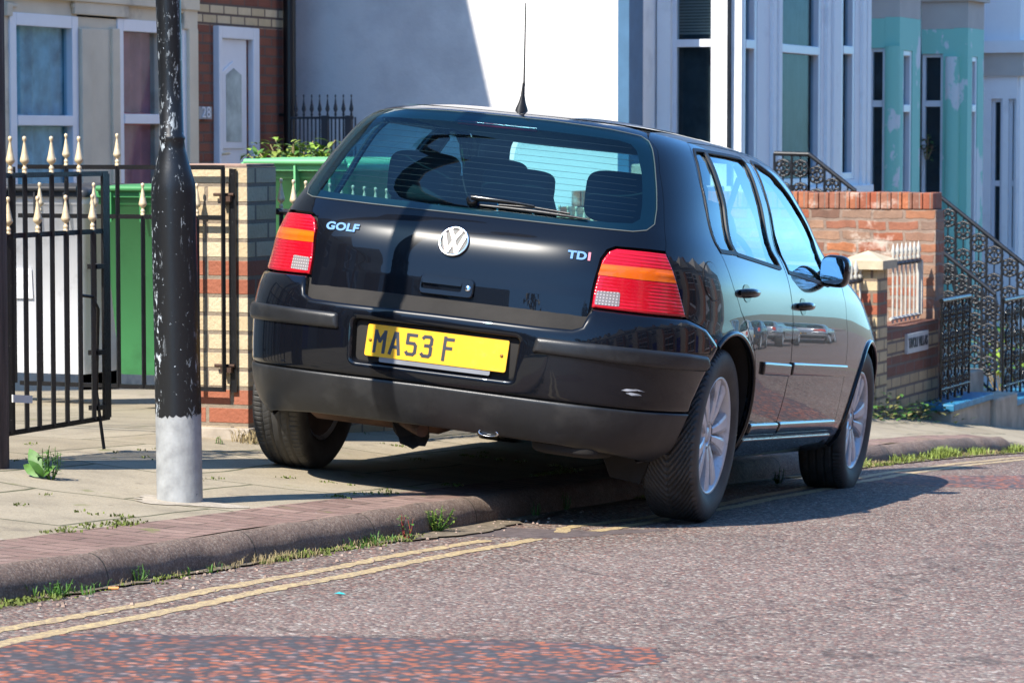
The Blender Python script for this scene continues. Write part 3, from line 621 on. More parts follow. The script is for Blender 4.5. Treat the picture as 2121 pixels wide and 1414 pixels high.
GL = {'M':[(5,0,5,74),(5,72,22,38),(22,38,39,72),(39,0,39,74)],'A':[(5,0,19,74),(39,0,25,74),(12,24,32,24),(19,72,25,72)],'5':[(5,73,39,73),(7,73,7,44),(7,44,32,44),(32,44,38,36),(38,37,38,13),(38,13,31,6),(31,6,11,6),(11,6,6,12)],
 '3':[(6,67,12,73),(12,73,32,73),(32,73,38,66),(38,66,38,49),(38,49,32,42),(16,42,32,42),(32,42,38,34),(38,35,38,13),(38,13,32,6),(32,6,12,6),(12,6,6,12)],'F':[(7,0,7,79),(7,73,38,73),(7,42,33,42)]}
for ch, x0_ in (('M',-.232),('A',-.174),('5',-.115),('3',-.058),('F',.022)):
    mb = MB()
    for i, (a,b_,c,d_) in enumerate(GL[ch]):
        p0, p1 = Vector((a,b_))*.001, Vector((c,d_))*.001; dd = (p1-p0).normalized(); qn = Vector((-dd.y,dd.x))*.0058; ex = dd*.0035
        mb.prism([tuple(p0-ex-qn),tuple(p1+ex-qn),tuple(p1+ex+qn),tuple(p0-ex+qn)], PM @ Matrix.Translation((x0_,-.0395,.0041)), .0008+.00006*i)
    mb.build('lettering', M_blk, pl, True)
for x in (-.246,.240):
    mb = MB(); mb.lathe([(.006,0),(.0055,.003),(0,.0035)], PM @ Matrix.Translation((x,0,.004)), 12); mb.build('screw', Mt('screw_cap',(.25,.12,.01),.5), pl, True)
# tailgate furniture: emblem, lettering, handle, wiper
def onrear(x, z, off=0, extra=Matrix.Identity(4)):
    U, T = rear(x,z); p = PUT(U,T,off); n = nrm(U,T); up = Vector((0,0,1)); xx = up.cross(n).normalized(); yy = n.cross(xx)
    return Matrix((( xx.x,yy.x,n.x,p.x),(xx.y,yy.y,n.y,p.y),(xx.z,yy.z,n.z,p.z),(0,0,0,1))) @ extra
mb = MB(); E0 = onrear(0,.905,.002)
mb.lathe([(.0545,0),(.0565,.004),(.0545,.007),(.049,.007),(.047,.004),(.047,0)], E0, 48)
def stroke(a, b, w=.0105, h=.006):
    a, b = Vector(a), Vector(b); d = (b-a).normalized(); q = Vector((-d.y,d.x))*w/2
    mb.prism([tuple(a-q),tuple(b-q),tuple(b+q),tuple(a+q)], E0, h)
for sx in (1,-1):
    stroke((sx*.021,.044),(0,.006)); stroke((sx*.040,.028),(sx*.0175,-.041)); stroke((sx*.0175,-.041),(0,-.001))
mb.build('emblem', M_chrome, car, True)
mb = MB(); mb.lathe([(0,.0),(.048,.0)], onrear(0,.905,.003), 32); mb.build('emblem_disc', Mt('emblem_grey',(.055,.055,.055),.5), car, True)
text_mesh('GOLF', .040, onrear(-.425,.912,.002), M_chrome, 'lettering', car, True, .0018, 'CENTER', .0016, 1.25)
text_mesh('TD', .040, onrear(.448,.905,.002), M_chrome, 'lettering', car, True, .0018, 'CENTER', .0016, 1.2)
text_mesh('I', .040, onrear(.489,.905,.002), Mt('red_letter',(.75,.25,.3),.3,.4), 'lettering', car, True, .0018, 'CENTER', .0016, 1.2)
HMx = onrear(0.003,.748,.0)
mb = MB(); o1 = rrect(.200,.066,.014); o2 = rrect(.150,.036,.008)
for (a,za),(b,zb) in (((1.0,.0),(1.0,.007)),((1.0,.007),(.96,.009))):
    A = [HMx @ Vector((x*a,y*a,za)) for x,y in o1]; B2 = [HMx @ Vector((x*b,y*b,zb)) for x,y in o1]; n = len(A); mb.add(A+B2, [(i,(i+1)%n,n+(i+1)%n,n+i) for i in range(n)])
A = [HMx @ Vector((x*.96,y*.96,.009)) for x,y in o1]; B2 = [HMx @ Vector((x-.018,y+.002,.009)) for x,y in o2]; n = len(A)
mb.add(A+B2, [(i,(i+1)%n,n+(i+1)%n,n+i) for i in range(n)]); C2 = [HMx @ Vector((x-.018,y+.002,-.012)) for x,y in o2]
mb.add(B2+C2, [(i,(i+1)%n,n+(i+1)%n,n+i) for i in range(n)]); mb.add(C2, [tuple(range(n))])
th = mb.build('tailgate_handle', M_paint, car, True)
mb = MB(); mb.prism(rrect(.146,.016,.004), HMx @ Matrix.Translation((-.018,.012,.0)), .010); mb.build('grip', M_blackgloss, th, True)
mb = MB(); mb.lathe([(.0115,.008),(.0115,.012),(.009,.014),(0,.014)], HMx @ Matrix.Translation((.080,0,0)), 20); mb.prism([(-.001,-.005),(.001,-.005),(.001,.005),(-.001,.005)], HMx @ Matrix.Translation((.080,0,.013)), .0015)
mb.build('lock', M_chrome, th, True)
mb = MB(); Wm = onrear(.018,1.052,.004)
mb.lathe([(.022,-.01),(.022,.012),(.017,.02),(0,.022)], Wm, 20); wp = mb.build('rear_wiper', M_blackgloss, car, True)
mb = MB(); pa = [PUT(*rear(x,z),o) for x,z,o in ((.018,1.054,.022),(.06,1.052,.026),(.15,1.053,.022),(.25,1.050,.018))]; mb.tube(pa, [.013,.010,.0075,.005], 8); mb.build('wiper_arm', M_blackgloss, wp, True)
mb = MB(); pa = [PUT(*rear(x,z),.007) for x,z in ((.05,1.040),(.15,1.040),(.25,1.039),(.35,1.036),(.445,1.031))]; mb.tube(pa, [.004,.006,.007,.006,.003], 6); pa = [PUT(*rear(x,z),.014) for x,z in ((.12,1.044),(.25,1.048),(.38,1.040))]; mb.tube(pa, .004, 6); mb.build('wiper_blade', M_trim, wp, True)
# the sides ------------------------------------------------------
def arc(cy, cz, r, a0, a1, n=22): return [side(cy+r*math.cos(R(a0+(a1-a0)*k/n)), cz+r*math.sin(R(a0+(a1-a0)*k/n))) for k in range(n+1)]
AR = .352; ZW = .335
rdoor = [side(.372,.255), side(.385,.40), side(.345,.52), side(.26,.64), side(.165,.71), side(.07,.775), side(-.005,.86), side(-.06,.96), side(-.085,1.06), side(-.075,1.15), side(-.035,1.24), side(.03,1.33), side(.10,1.366),
         side(.45,1.378), side(.86,1.382), side(.858,1.2), side(.856,.9), side(.86,.6), side(.856,.4), side(.86,.255)]
fdoor = [side(.866,.255), side(.862,.4), side(.866,.6), side(.862,.9), side(.864,1.2), side(.866,1.382), side(1.05,1.378), side(1.2,1.355), side(1.40,1.275), side(1.62,1.15), side(1.80,1.03), side(1.86,.955), side(1.885,.88), side(1.90,.75), side(1.90,.6), side(1.93,.45), side(1.955,.36), side(1.96,.255)]
side_o = [front(0,.30), front(0,.985), front(.45,.985), front(.66,.992), front(.725,1.02), front(.66,1.16), front(.585,1.30), front(.53,1.365), side(1.36,1.392), side(1.2,1.394), side(.9,1.394), side(.5,1.394), side(.2,1.392), side(-.0,1.388), side(-.12,1.378), side(-.175,1.362),
     side(-.20,1.352), side(-.225,1.31), side(-.285,1.24), side(-.368,1.112), side(-.455,.985), side(-.475,.955), side(-.464,.889), side(-.437,.803), side(-.415,.733), side(-.30,.706), side(-.21,.660), side(-.198,.645)]
side_o += arc(0,ZW,AR,118,-20)[0:] + [side(.42,.225), side(2.09,.225)] + arc(2.511,ZW,AR,200,-18) + [side(2.95,.24), side(3.1,.30)]
qg = [side(-.058,.985), side(-.068,1.10), side(-.03,1.21), side(.045,1.318), side(.08,1.338), side(.185,1.342), side(.150,1.15), side(.118,.985)]
rg = [side(.145,.982), side(.178,1.15), side(.212,1.342), side(.55,1.350), side(.755,1.352), side(.772,1.34), side(.772,.958), side(.755,.955)]
fg = [side(.905,.945), side(.905,1.34), side(.93,1.350), side(1.04,1.347), side(1.17,1.318), side(1.35,1.245), side(1.55,1.135), side(1.60,1.09), side(1.60,.93), side(1.58,.915)]
M_rdoorh = []
for s in (1,-1):
    f = (lambda p: p) if s > 0 else mir
    so_ = f(side_o); rd = f(rdoor); fd = f(fdoor)
    panel('body_side', so_, M_paint, car, holes=[inset(rd,-.0025), inset(fd,-.0025)], sp=.045, tsp=.03, rim=.012)
    for nm, dd, gl in (('rear_door', rd, [f(qg), f(rg)]), ('front_door', fd, [f(fg)])):
        d = panel(nm, inset(dd,.0025), M_paint, car, holes=gl, sp=.035, tsp=.025, rim=.012)
        for g in gl:
            wn = panel('window', rnd(inset(g,.001),.012), M_sideglass, d, sp=.05, off=-.006, rim=0)
            panel('window_frame', inset(g,-.012), M_seal, wn, holes=[rnd(inset(g,.004),.012)], sp=.05, off=.003, rim=.006)
        y0, y1 = (.40,.845) if nm == 'rear_door' else (.875,1.90)
        ml = f([side(y0,.548), side(y0+(-.012 if nm=='rear_door' else 0),.596), side(y1,.590), side(y1,.542)])
        panel('rub_strip', ml, M_paint, d, sp=.04, off=.012, rim=.01, edge=.006, er=.012)
        sl_ = f([side(y0-.01,.318), side(y0-.01,.362), side(y1,.360), side(y1,.316)])
        panel('sill_strip', sl_, M_paint, d, sp=.04, off=.016, rim=.012, edge=.010, er=.016)
        # handle
        yh, zh = (.16,.842) if nm == 'rear_door' else (1.06,.815)
        U, T = side(yh, zh, s); c = PUT(U,T); nn = nrm(U,T); ax = (PUT(*side(yh+.05,zh,s))-PUT(*side(yh-.05,zh,s))).normalized()
        mb = MB(); pts = [c+ax*(q*.088)+nn*(.030-.034*abs(q)**3) for q in (-1,-.8,-.4,0,.4,.8,1)]; mb.tube(pts, [.012,.014,.0145,.0145,.0145,.014,.012], 10)
        h = mb.build('door_handle', M_paint, d, True)
        up = nn.cross(ax).normalized(); mb = MB(); MM = Matrix(((ax.x,up.x,nn.x,c.x),(ax.y,up.y,nn.y,c.y),(ax.z,up.z,nn.z,c.z),(0,0,0,1)))
        mb.add([MM @ Vector((.055*math.cos(a),.034*math.sin(a),.0015)) for a in np.linspace(0,2*math.pi,20,endpoint=False)], [tuple(range(20))]); mb.build('handle_cup', M_blackgloss, h, True)
    # sill, arch lips
    panel('sill', f([side(.40,.225), side(.395,.300), side(1.96,.296), side(1.98,.225)]), M_paint, car, sp=.06, off=.008, rim=.02, edge=.004, er=.01)
    for cy, a0, a1 in ((0,122,-16),(2.511,196,-16)):
        mb = MB(); L = arc(cy,ZW,AR+.006,a0,a1,30); L = L if s > 0 else [(-u,t) for u,t in L]
        mb.tube([PUT(u,t,.001) for u,t in L], .0095, 8); mb.build('wheel_arch_lip', M_paint, car, True)
        mb = MB(); a = [(cy+.366*math.cos(R(q)), ZW+.366*math.sin(R(q))) for q in range(-20,201,8)]
        a = [(y,z) for y,z in a if z > .24]
        vs = [tuple(PUT(*side(y,min(z,.70),s),-.02)*Vector((1,0,0))+Vector((0,y,z))) if False else (PUT(*side(y,z,s),-.022).x,y,z) for y,z in a]+[(s*.58,y,z) for y,z in a]; n = len(a); mb.add(vs, [(i,i+1,n+i+1,n+i) for i in range(n-1)], True); mb.add([(s*.58,y,z) for y,z in a], [tuple(range(n))])
        mb.build('wheel_arch_liner', M_under, car, True)
# fuel flap on the right rear quarter
U, T = side(-.215,.872); FL = [(U+.078*math.cos(a), T+.072*math.sin(a)) for a in np.linspace(0,2*math.pi,40,endpoint=False)]
panel('fuel_flap_gap', FL, M_seal, car, sp=.03, off=.0009, rim=.001)
panel('fuel_flap', inset(FL,.0035), M_paint, car, sp=.03, off=.0022, rim=.002)
# roof
mb = MB(); T0 = Tz(1.3955); rows = [T0+(TT[-1]-T0)*(k/26)**.8 for k in range(27)]; cols = lin(-UMAX,UMAX,160)
vs = [PUT(u,t) for t in rows for u in cols]; nc = len(cols)
mb.add(vs, [(j*nc+i,j*nc+i+1,(j+1)*nc+i+1,(j+1)*nc+i) for j in range(26) for i in range(nc-1)], True); rf = mb.build('roof', M_paint, car, True)
rf.data.normals_split_custom_set_from_vertices([tuple(nrm(u,t)) for t in rows for u in cols])
# windscreen
ws = symm([front(0,1.0), front(.45,1.0), front(.655,1.006), front(.705,1.03), front(.645,1.16), front(.572,1.295), front(.515,1.36), front(0,1.375)])
panel('windscreen', [(u if u > 0 else 2*UMAX+u, t) for u, t in ws], M_sideglass, car, sp=.06, off=-.001, rim=0, fn=lambda U,T,off=0.: PUT(U if U <= UMAX else U-2*UMAX, T, 0))
mb = MB(); hx = [(x,y) for x in (0,)] ; 
for x0,x1 in ((-.52,.52),): mb.box((x0,1.40,1.375),(x1,1.47,1.392))
mb.build('screen_header', M_paint, car, True)
# inner shell so that gaps between panels read dark
def shell(name, T0, T1, mat, off, U0=-UMAX, U1=UMAX, nu=140, ntt=10, skip=None):
    mb = MB(); cols = lin(U0,U1,nu); rows = lin(T0,T1,ntt); vs = [PUT(u,t,off) for t in rows for u in cols]; nc = len(cols); fs = []
    for j in range(ntt):
        for i in range(nc-1):
            c = vs[j*nc+i]
            if skip and skip(c): continue
            fs.append((j*nc+i,j*nc+i+1,(j+1)*nc+i+1,(j+1)*nc+i))
    mb.add(vs, fs, True); return mb.build(name, mat, car, True)
shell('inner_body', Tz(.285), Tz(.925), M_under, -.017, skip=lambda p: (abs(p.y)<.47 or abs(p.y-2.511)<.47) and p.z < .78 and abs(p.x) > .6)
shell('inner_quarter', Tz(.91), Tz(.985), M_under, -.02, -1.02, 1.02, 80, 4)
shell('roof_lining', Tz(1.385), TT[-1]-.02, M_lining, -.03)
for s in (1,-1): # pillar trims seen through the glass
    for nm, pts, wd in (('pillar_trim', [(-.44,1.00),(-.36,1.12),(-.27,1.25),(-.20,1.33),(-.14,1.36)], .07), ('pillar_trim', [(.80,.95),(.815,1.15),(.82,1.36)], .06), ('pillar_trim', [(1.86,.99),(1.55,1.18),(1.32,1.30),(1.2,1.36)], .05)):
        mb = MB(); vs = []
        for y, z in pts:
            for q in (-.5,.5): vs.append(PUT(*side(y+q*wd+(.02 if y < 0 else 0),z,s),-.02))
            for q in (.5,-.5): v = PUT(*side(y+q*wd+(.02 if y < 0 else 0),z,s),-.045); vs.append(v)
        n = len(pts); fs = []
        for i in range(n-1):
            for k in range(4): fs.append((i*4+k,i*4+(k+1)%4,(i+1)*4+(k+1)%4,(i+1)*4+k))
        mb.add(vs, fs, True); mb.build(nm, M_pillar if nm and pts[0][0] < 1.8 and pts[0][0] < 0 else M_dash, car, True)
# third brake light, aerial
mb = MB(); pts = [PUT(*rear(x,1.347),-.012) for x in lin(-.15,.15,8)]; mb.tube(pts, .009, 6); mb.build('brake_light', M_red, car, True)
mb = MB(); a0 = PUT(*rear(.13,1.402)); a0 = Vector((.012,-.13,1.412))
mb.lathe([(.030,-.006),(.028,.004),(.016,.03),(.009,.055),(.0065,.09),(.0055,.10)], Matrix.Translation(a0) @ Matrix.Rotation(R(6),4,'X') @ Matrix.Diagonal((.75,1.3,1,1)), 16); an = mb.build('aerial_base', M_dash, car, True)
mb = MB(); dr = Vector((-.085,-.04,1)); mb.tube([a0+Vector((0,-.004,.09)), a0+Vector((0,-.004,.09))+dr*.02, a0+Vector((0,-.004,.09))+dr*.30], [.0048,.0034,.0022], 8); mb.build('aerial', M_dash, car, True)
# cabin
mb = MB(); mb.box((-.58,-.50,.60),(.58,-.16,.90)); mb.build('boot_floor', M_dash, car, True)
def soft(mbx, c, s, M=Matrix.Identity(4), p=.45, n=14):
    vs = []; 
    for i in range(n+1):
        th_ = math.pi*(i/n-.5)
        for k in range(2*n):
            ph = math.pi*k/n; sp_ = lambda v: math.copysign(abs(v)**p, v)
            vs.append(M @ (Vector(c)+Vector((s[0]*sp_(math.cos(th_))*sp_(math.cos(ph)), s[1]*sp_(math.cos(th_))*sp_(math.sin(ph)), s[2]*sp_(math.sin(th_))))))
    m = 2*n; mbx.add(vs, [(i*m+k,i*m+(k+1)%m,(i+1)*m+(k+1)%m,(i+1)*m+k) for i in range(n) for k in range(m)], True)
mb = MB(); soft(mb, (0,-.02,.82), (.64,.10,.22)); soft(mb, (0,.25,.58), (.64,.28,.09)); rs = mb.build('rear_seat', M_seat, car, True)
for x in (-.37,0,.40):
    mb = MB(); soft(mb, (x,-.03,1.135), (.135,.055,.095 if x else .07)); mb.build('headrest', M_seat, rs, True)
    mb = MB(); [mb.tube([(x+q,-.03,.98),(x+q,-.03,1.07)], .006, 8) for q in (-.07,.07)]; mb.build('headrest_posts', M_chrome, rs, True)
for x in (-.37,.37):
    mb = MB(); soft(mb, (x,.86,.86), (.25,.09,.33), Matrix.Identity(4)); soft(mb, (x,1.10,.55), (.25,.28,.10)); fs_ = mb.build('front_seat', M_seat, car, True)
    mb = MB(); soft(mb, (x,.80,1.17), (.13,.055,.09)); mb.build('headrest', M_seat, fs_, True)
mb = MB(); soft(mb, (0,1.85,.86), (.72,.30,.13)); mb.box((-.70,-.3,.30),(.70,2.1,.36)); mb.build('dashboard', M_dash, car, True)
mb = MB(); mb.tube([Vector((.37,1.50,.93))+Vector((math.cos(a)*.18,-math.sin(a)*.07*1,math.sin(a)*.17)) for a in np.linspace(0,2*math.pi,25)], .014, 8, False); mb.build('steering_wheel', M_dash, car, True)
mb = MB(); soft(mb, (.36,-.22,.955), (.16,.06,.06)); mb.build('blue_jacket', M_blue, car, True)
mb = MB()
for s in (1,-1): mb.tube([PUT(*side(.72,1.30,s),-.04), Vector((s*.58,.70,.98)), Vector((s*.5,.75,.62))], .012, 6)
mb.build('seat_belts', M_dash, car, True)
# door mirrors
for s in (1,-1):
    mb = MB(); soft(mb, (s*.885,1.52,.972), (.060,.055,.066), p=.6); mm = mb.build('door_mirror', M_paint, car, True)
    mb = MB(); mb.hexa([(s*.80,1.52,.935),(s*.90,1.50,.95),(s*.90,1.56,.95),(s*.80,1.60,.935),(s*.80,1.53,.965),(s*.90,1.51,.975),(s*.90,1.55,.975),(s*.80,1.60,.965)]); mb.build('mirror_foot', M_seal, mm, True)
    mb = MB(); Mx = Matrix.Translation((s*.885,1.462,.972)) @ Matrix.Rotation(R(90),4,'X'); mb.prism(rrect(.098,.106,.03), Mx, .004); mb.build('mirror_glass', Mt('mirror', (.7,.75,.8), .02, 1, var=0), mm, True)
# underside
mb = MB(); mb.box((-.56,-.60,.34),(.56,2.6,.38)); mb.box((-.60,.40,.27),(.60,2.1,.34)); mb.build('floor_pan', M_under, car, True)
mb = MB(); mb.lathe([(0,-.26),(.085,-.26),(.10,-.24),(.10,.22),(.085,.25),(0,.25)], Matrix.Translation((-.30,-.38,.30)) @ Matrix.Rotation(R(90),4,'Y') @ Matrix.Diagonal((.85,1.25,1,1)), 24)
mb.tube([(-.2,-.5,.27),(-.12,-.58,.25),(-.05,-.64,.235)], .024, 12); mb.tube([(.03,-.4,.30),(.2,-.1,.29),(.1,.5,.26),(.05,1.5,.26)], .028, 10); mb.build('exhaust', M_rust, car, True)
mb = MB(); mb.tube([(-.62,.10,.29),(-.3,.16,.29),(.3,.16,.29),(.62,.10,.29)], .042, 12)
for s in (1,-1): mb.tube([(s*.58,.05,.29),(s*.55,.30,.26),(s*.52,.55,.28)], .04, 10); mb.tube([(s*.55,-.08,.26),(s*.52,-.04,.58)], .035, 10)
mb.build('rear_axle', M_under, car, True)
mb = MB(); soft(mb, (.47,-.52,.255), (.13,.14,.045)); mb.hexa([(.55,-.30,.14),(.66,-.30,.13),(.66,-.27,.13),(.55,-.27,.14),(.50,-.30,.24),(.70,-.30,.24),(.70,-.27,.24),(.50,-.27,.24)]); mb.build('splash_guard', M_under, car, True)
mb = MB(); mb.lathe([(.030,0),(.030,.05),(.026,.05),(.026,0)], Matrix.Translation((.215,-.665,.262)) @ Matrix.Rotation(R(90),4,'X') @ Matrix.Diagonal((1.25,.42,1,1)), 20); mb.build('tail_pipe', M_chrome, car, True)
mb = MB(); mb.add([(-.20,-.55,.25),(-.06,-.55,.25),(-.05,-.56,.21),(-.055,-.58,.178),(-.08,-.575,.176),(-.10,-.58,.162),(-.125,-.575,.170),(-.155,-.57,.176),(-.165,-.56,.195),(-.19,-.55,.215),(-.12,-.53,.21)], [(0,1,2,10),(2,3,4,10),(4,5,6,10),(6,7,8,10),(8,9,0,10)]); mb.build('torn_flap', M_under, car, True)
# wheels
def make_wheel(s, y, dz, kind, n=360, sharp=True):
    cx = s*.752; W2 = .098; R0 = .318
    root = car; C = Matrix.Translation((cx, y, R0+dz)); AX = C @ Matrix.Rotation(R(90)*s,4,'Y')     # local z points outward
    ts = [-W2*.86+W2*1.72*k/44 for k in range(45)]; vs = []; na = n*2 if kind != 'far' else 120
    prf = [(-.080,.205),(-.088,.215),(-.1005,.25),(-.102,.275),(-.098,.295),(-.090,.307)]
    def crown(h): return R0-.004*(h/W2)**2-.010*max(0,(abs(h)-.068)/.03)**2
    def tread(h, a):
        m = a*R0
        if kind == 'vee':
            q = ((m+abs(h)*1.15+.55*h*h/W2)/.028)%1; g = .011 if q < .34 else 0
            if abs(h) < .003: g = .006
            q2 = ((m+abs(h)*1.15)/.0235*3)%1
            if .27 < q and q2 < .16: g = max(g,.0022)
            return g
        g = 0
        for gx in (-.052,-.018,.018,.052):
            if abs(h-gx) < .0042: g = .007
        if abs(h) > .056 and (m/.020)%1 < .17: g = max(g,.005)
        if .02 < abs(h) < .05 and ((m+h*.5)/.026)%1 < .1: g = max(g,.002)
        return g
    heights = [p[0] for p in prf]+ts+[-p[0] for p in prf[::-1]]
    for i, h in enumerate(heights):
        for k in range(na):
            a = 2*math.pi*k/na
            r = prf[i][1] if i < 6 else (prf[len(heights)-1-i][1] if i >= len(heights)-6 else crown(h)-tread(h,a))
            vs.append(AX @ Vector((r*math.cos(a), r*math.sin(a), h)))
    mb = MB(); mb.add(vs, [(i*na+k,i*na+(k+1)%na,(i+1)*na+(k+1)%na,(i+1)*na+k) for i in range(len(heights)-1) for k in range(na)], True)
    w_ = thing('wheel_hub', None, None, (0,0,0)) if False else None
    mbh = MB(); mbh.lathe([(.0,.062),(.026,.062),(.03,.056),(.03,.03),(.0,.03)], AX, 24)
    rim = MB(); rim.lathe([(.203,-.08),(.19,-.06),(.185,.0),(.186,.05),(.196,.066),(.204,.084),(.213,.089),(.2155,.083),(.209,.074),(.205,-.08)], AX, 72)
    # five twin spokes
    for k in range(5):
        for q in (-1,1):
            a = 2*math.pi*(k+.25)/5
            def pt(r, lat, h): 
                ca, sa = math.cos(a), math.sin(a); return AX @ Vector((r*ca-lat*sa, r*sa+lat*ca, h))
            st = [(.045,.014*q,.0135,.066),(.09,.023*q,.019,.074),(.14,.034*q,.026,.078),(.199,.050*q,.037,.080)]
            vv = []
            for r, lat, hw, h in st:
                vv += [pt(r,lat-hw,h-.028), pt(r,lat-hw*.95,h-.004), pt(r,lat-hw*.6,h), pt(r,lat+hw*.6,h), pt(r,lat+hw*.95,h-.004), pt(r,lat+hw,h-.028)]
            rim.add(vv, [(i*6+j,i*6+(j+1)%6,(i+1)*6+(j+1)%6,(i+1)*6+j) for i in range(3) for j in range(6)], False)
    rim.lathe([(.05,.03),(.066,.05),(.060,.060),(.040,.064),(.033,.058),(.030,.050)], AX, 40)
    tyre = mb.build('wheel', M_rubber, car, True)
    rim.build('rim', M_alloy, tyre, True); mbh.build('hub_cap', M_alloy, tyre, True)
    d = MB(); d.lathe([(0,.0),(.13,.0),(.13,.012),(.06,.012),(.06,.03),(0,.03)], AX, 40); d.lathe([(.19,-.07),(.05,-.075),(.05,-.12)], AX, 30); d.build('brake_disc', M_disc, tyre, True)
    b = MB()
    for k in range(5): b.lathe([(.006,.05),(.006,.062),(0,.062)], AX @ Matrix.Translation((.045*math.cos(2*math.pi*(k+.75)/5), .045*math.sin(2*math.pi*(k+.75)/5), 0)), 8)
    b.build('wheel_bolts', M_rust, tyre, True); return tyre
make_wheel(1, 0, 0, 'vee'); make_wheel(-1, 0, 0, 'plain'); make_wheel(1, 2.511, .025, 'plain', 200); make_wheel(-1, 2.511, .03, 'plain', 120)
# ---------------------------------------------------------------- street side, left: lamp post, pole, gates, bins, pillar
M_iron = Mt('black_iron_paint', (.006,.006,.007), .35, var=.3, vs=30, bmp=.5, bs=150, dirt=(.20,.19,.18), ds=70, dt=(.66,.74))
M_gold = Mt('gold_paint', (.68,.55,.36), .45, .15, var=.12, vs=60, bmp=.2, bs=200)
def flaked(name, flakes=True):
    m, nt, p = base(name, .36); ps = pos(nt); c = (.008,.009,.0105)
    f1 = ramp(nt, noise(nt, ps, 62, 8, .72, (1,1,.4)), [(.57,0.0),(.59,1.0)])
    f2 = ramp(nt, noise(nt, ps, 2.0, 3, .6, (5,5,.35)), [(.49,0.0),(.62,1.0)])
    f = N(nt, 'ShaderNodeMath', operation='MULTIPLY'); nt.links.new(f1, f.inputs[0]); nt.links.new(f2, f.inputs[1])
    f3 = ramp(nt, noise(nt, ps, 75, 6, .7), [(.665,0.0),(.68,1.0)]); g = N(nt, 'ShaderNodeMath', operation='MAXIMUM'); nt.links.new(f.outputs[0], g.inputs[0]); nt.links.new(f3, g.inputs[1])
    col = mixc(nt, g.outputs[0], c, (.50,.56,.60)); nt.links.new(col, p.inputs['Base Color'])
    bump(nt, p, noise(nt, ps, 45, 5), .12, .004); return m
M_post = flaked('flaking_black_paint')
M_galv = Mt('galvanised_steel', (.33,.34,.34), .6, .0, var=.22, vs=22, bmp=.25, bs=90, dirt=(.10,.11,.12), ds=17, dt=(.665,.68))
LX, LY = -4.87, 8.98
def postpt(v, c):                         # point on the leaning axis of the post seen at photo row v, column c
    p = onY(c, v, LY); return p
zb = gz(LX,LY)
ax = [(1032,372.5,47.5),(856,369.5,47.3),(700,366,46.8),(500,361,46.3),(400,359.5,46.2),(378,359,45),(345,358,36),(310,357,27.5),(292,356.5,25.5),(288,356.5,26.8),(283,356.3,26.8),(280,356.2,24.6),(140,352,24.8),(0,348.5,26.2)]
lamp = thing('lamp_post', 'black painted steel lamp post with flaking paint and bare silver foot', 'lamp post', (LX,LY,zb))
def pt_ring(mb, rows, n=64, jit=0):
    vs = []; rj = random.Random(5)
    for v, c, r in rows:
        p = postpt(v, c); rr = r*p.dot(cam2w((0,1,0))-Vector((0,0,0)))/F if False else r/F*(p-O).dot(f_)
        vs += [(p.x+rr*math.cos(2*math.pi*k/n), p.y+rr*math.sin(2*math.pi*k/n), p.z+((rj.random()-.5)*jit if v == rows[0][0] else 0)) for k in range(n)]
    mb.add(vs, [(i*n+k,(i*n+(k+1)%n),(i+1)*n+(k+1)%n,(i+1)*n+k) for i in range(len(rows)-1) for k in range(n)], True); return mb
pt_ring(MB(), [(1045,372.7,47.3)]+[ax[0],(980,371.5,47.4),(849,369.3,47.2)]).build('post_foot', M_galv, lamp)
pt_ring(MB(), [(858,369.5,47.7),(846,369.3,47.7)]+ax[2:], jit=.016).build('post', M_post, lamp)
ptop = postpt(0,348.5); dirp = (ptop-postpt(283,356.3)).normalized(); tp = ptop+dirp*3.0
mb = MB(); mb.tube([ptop-dirp*.01, ptop+dirp*1.5, tp], [.0405,.038,.035], 24); mb.tube([tp, tp+Vector((0,0,.1))], .03, 12); mb.build('upper_post', M_post, lamp)
mb = MB(); mb.lathe([(0,.0),(.06,.01),(.11,.04),(.12,.09),(.06,.15),(0,.16)], Matrix.Translation(tp+Vector((0,0,.1))) @ Matrix.Diagonal((1.6,1.6,1.6,1)), 20); mb.build('lantern', Mt('lantern_shell',(.4,.4,.4),.5), lamp)
# broken mortar collar at the foot
mb = MB(); rng = random.Random(3); vs = [(LX,LY,zb+.008)]; 
for k in range(40):
    a = 2*math.pi*k/40; r = (.135+.03*math.sin(a*3+1)+.03*rng.random())*(1.25 if abs(math.sin(a)) < .5 else 1); vs.append((LX+r*math.cos(a), LY+r*.9*math.sin(a), gz(LX+r*math.cos(a),LY+r*.9*math.sin(a))+.0015))
mb.add(vs, [(0,k+1,(k+1)%40+1) for k in range(40)], True); tag(mb.build('mortar_collar', Mt('mortar',(.38,.33,.26),.9,var=.25,vs=20,bmp=.7,bs=90)), kind='structure')
# timber pole at the left edge
M_wood = None
m, nt, p = base('weathered_timber', .85); ps = pos(nt)
nt.links.new(ramp(nt, noise(nt, ps, 60, 5, .7, (1,1,.06)), [(.3,(.035,.025,.022)),(.5,(.075,.052,.047)),(.7,(.13,.098,.090))]), p.inputs['Base Color']); bump(nt, p, noise(nt, ps, 70, 5, .7, (1,1,.05)), .8, .012); M_wood = m
pp = onY(-58, 700, 9.2); zg = gz(pp.x, 9.2)
mb = MB(); mb.lathe([(.122,zg-.05),(.120,zg+1),(.112,zg+7)], Matrix.Translation((pp.x,9.2,0)), 32); 
o = mb.build('timber_pole', M_wood); tag(o, 'weathered brown timber pole at the left edge of the pavement', 'pole')
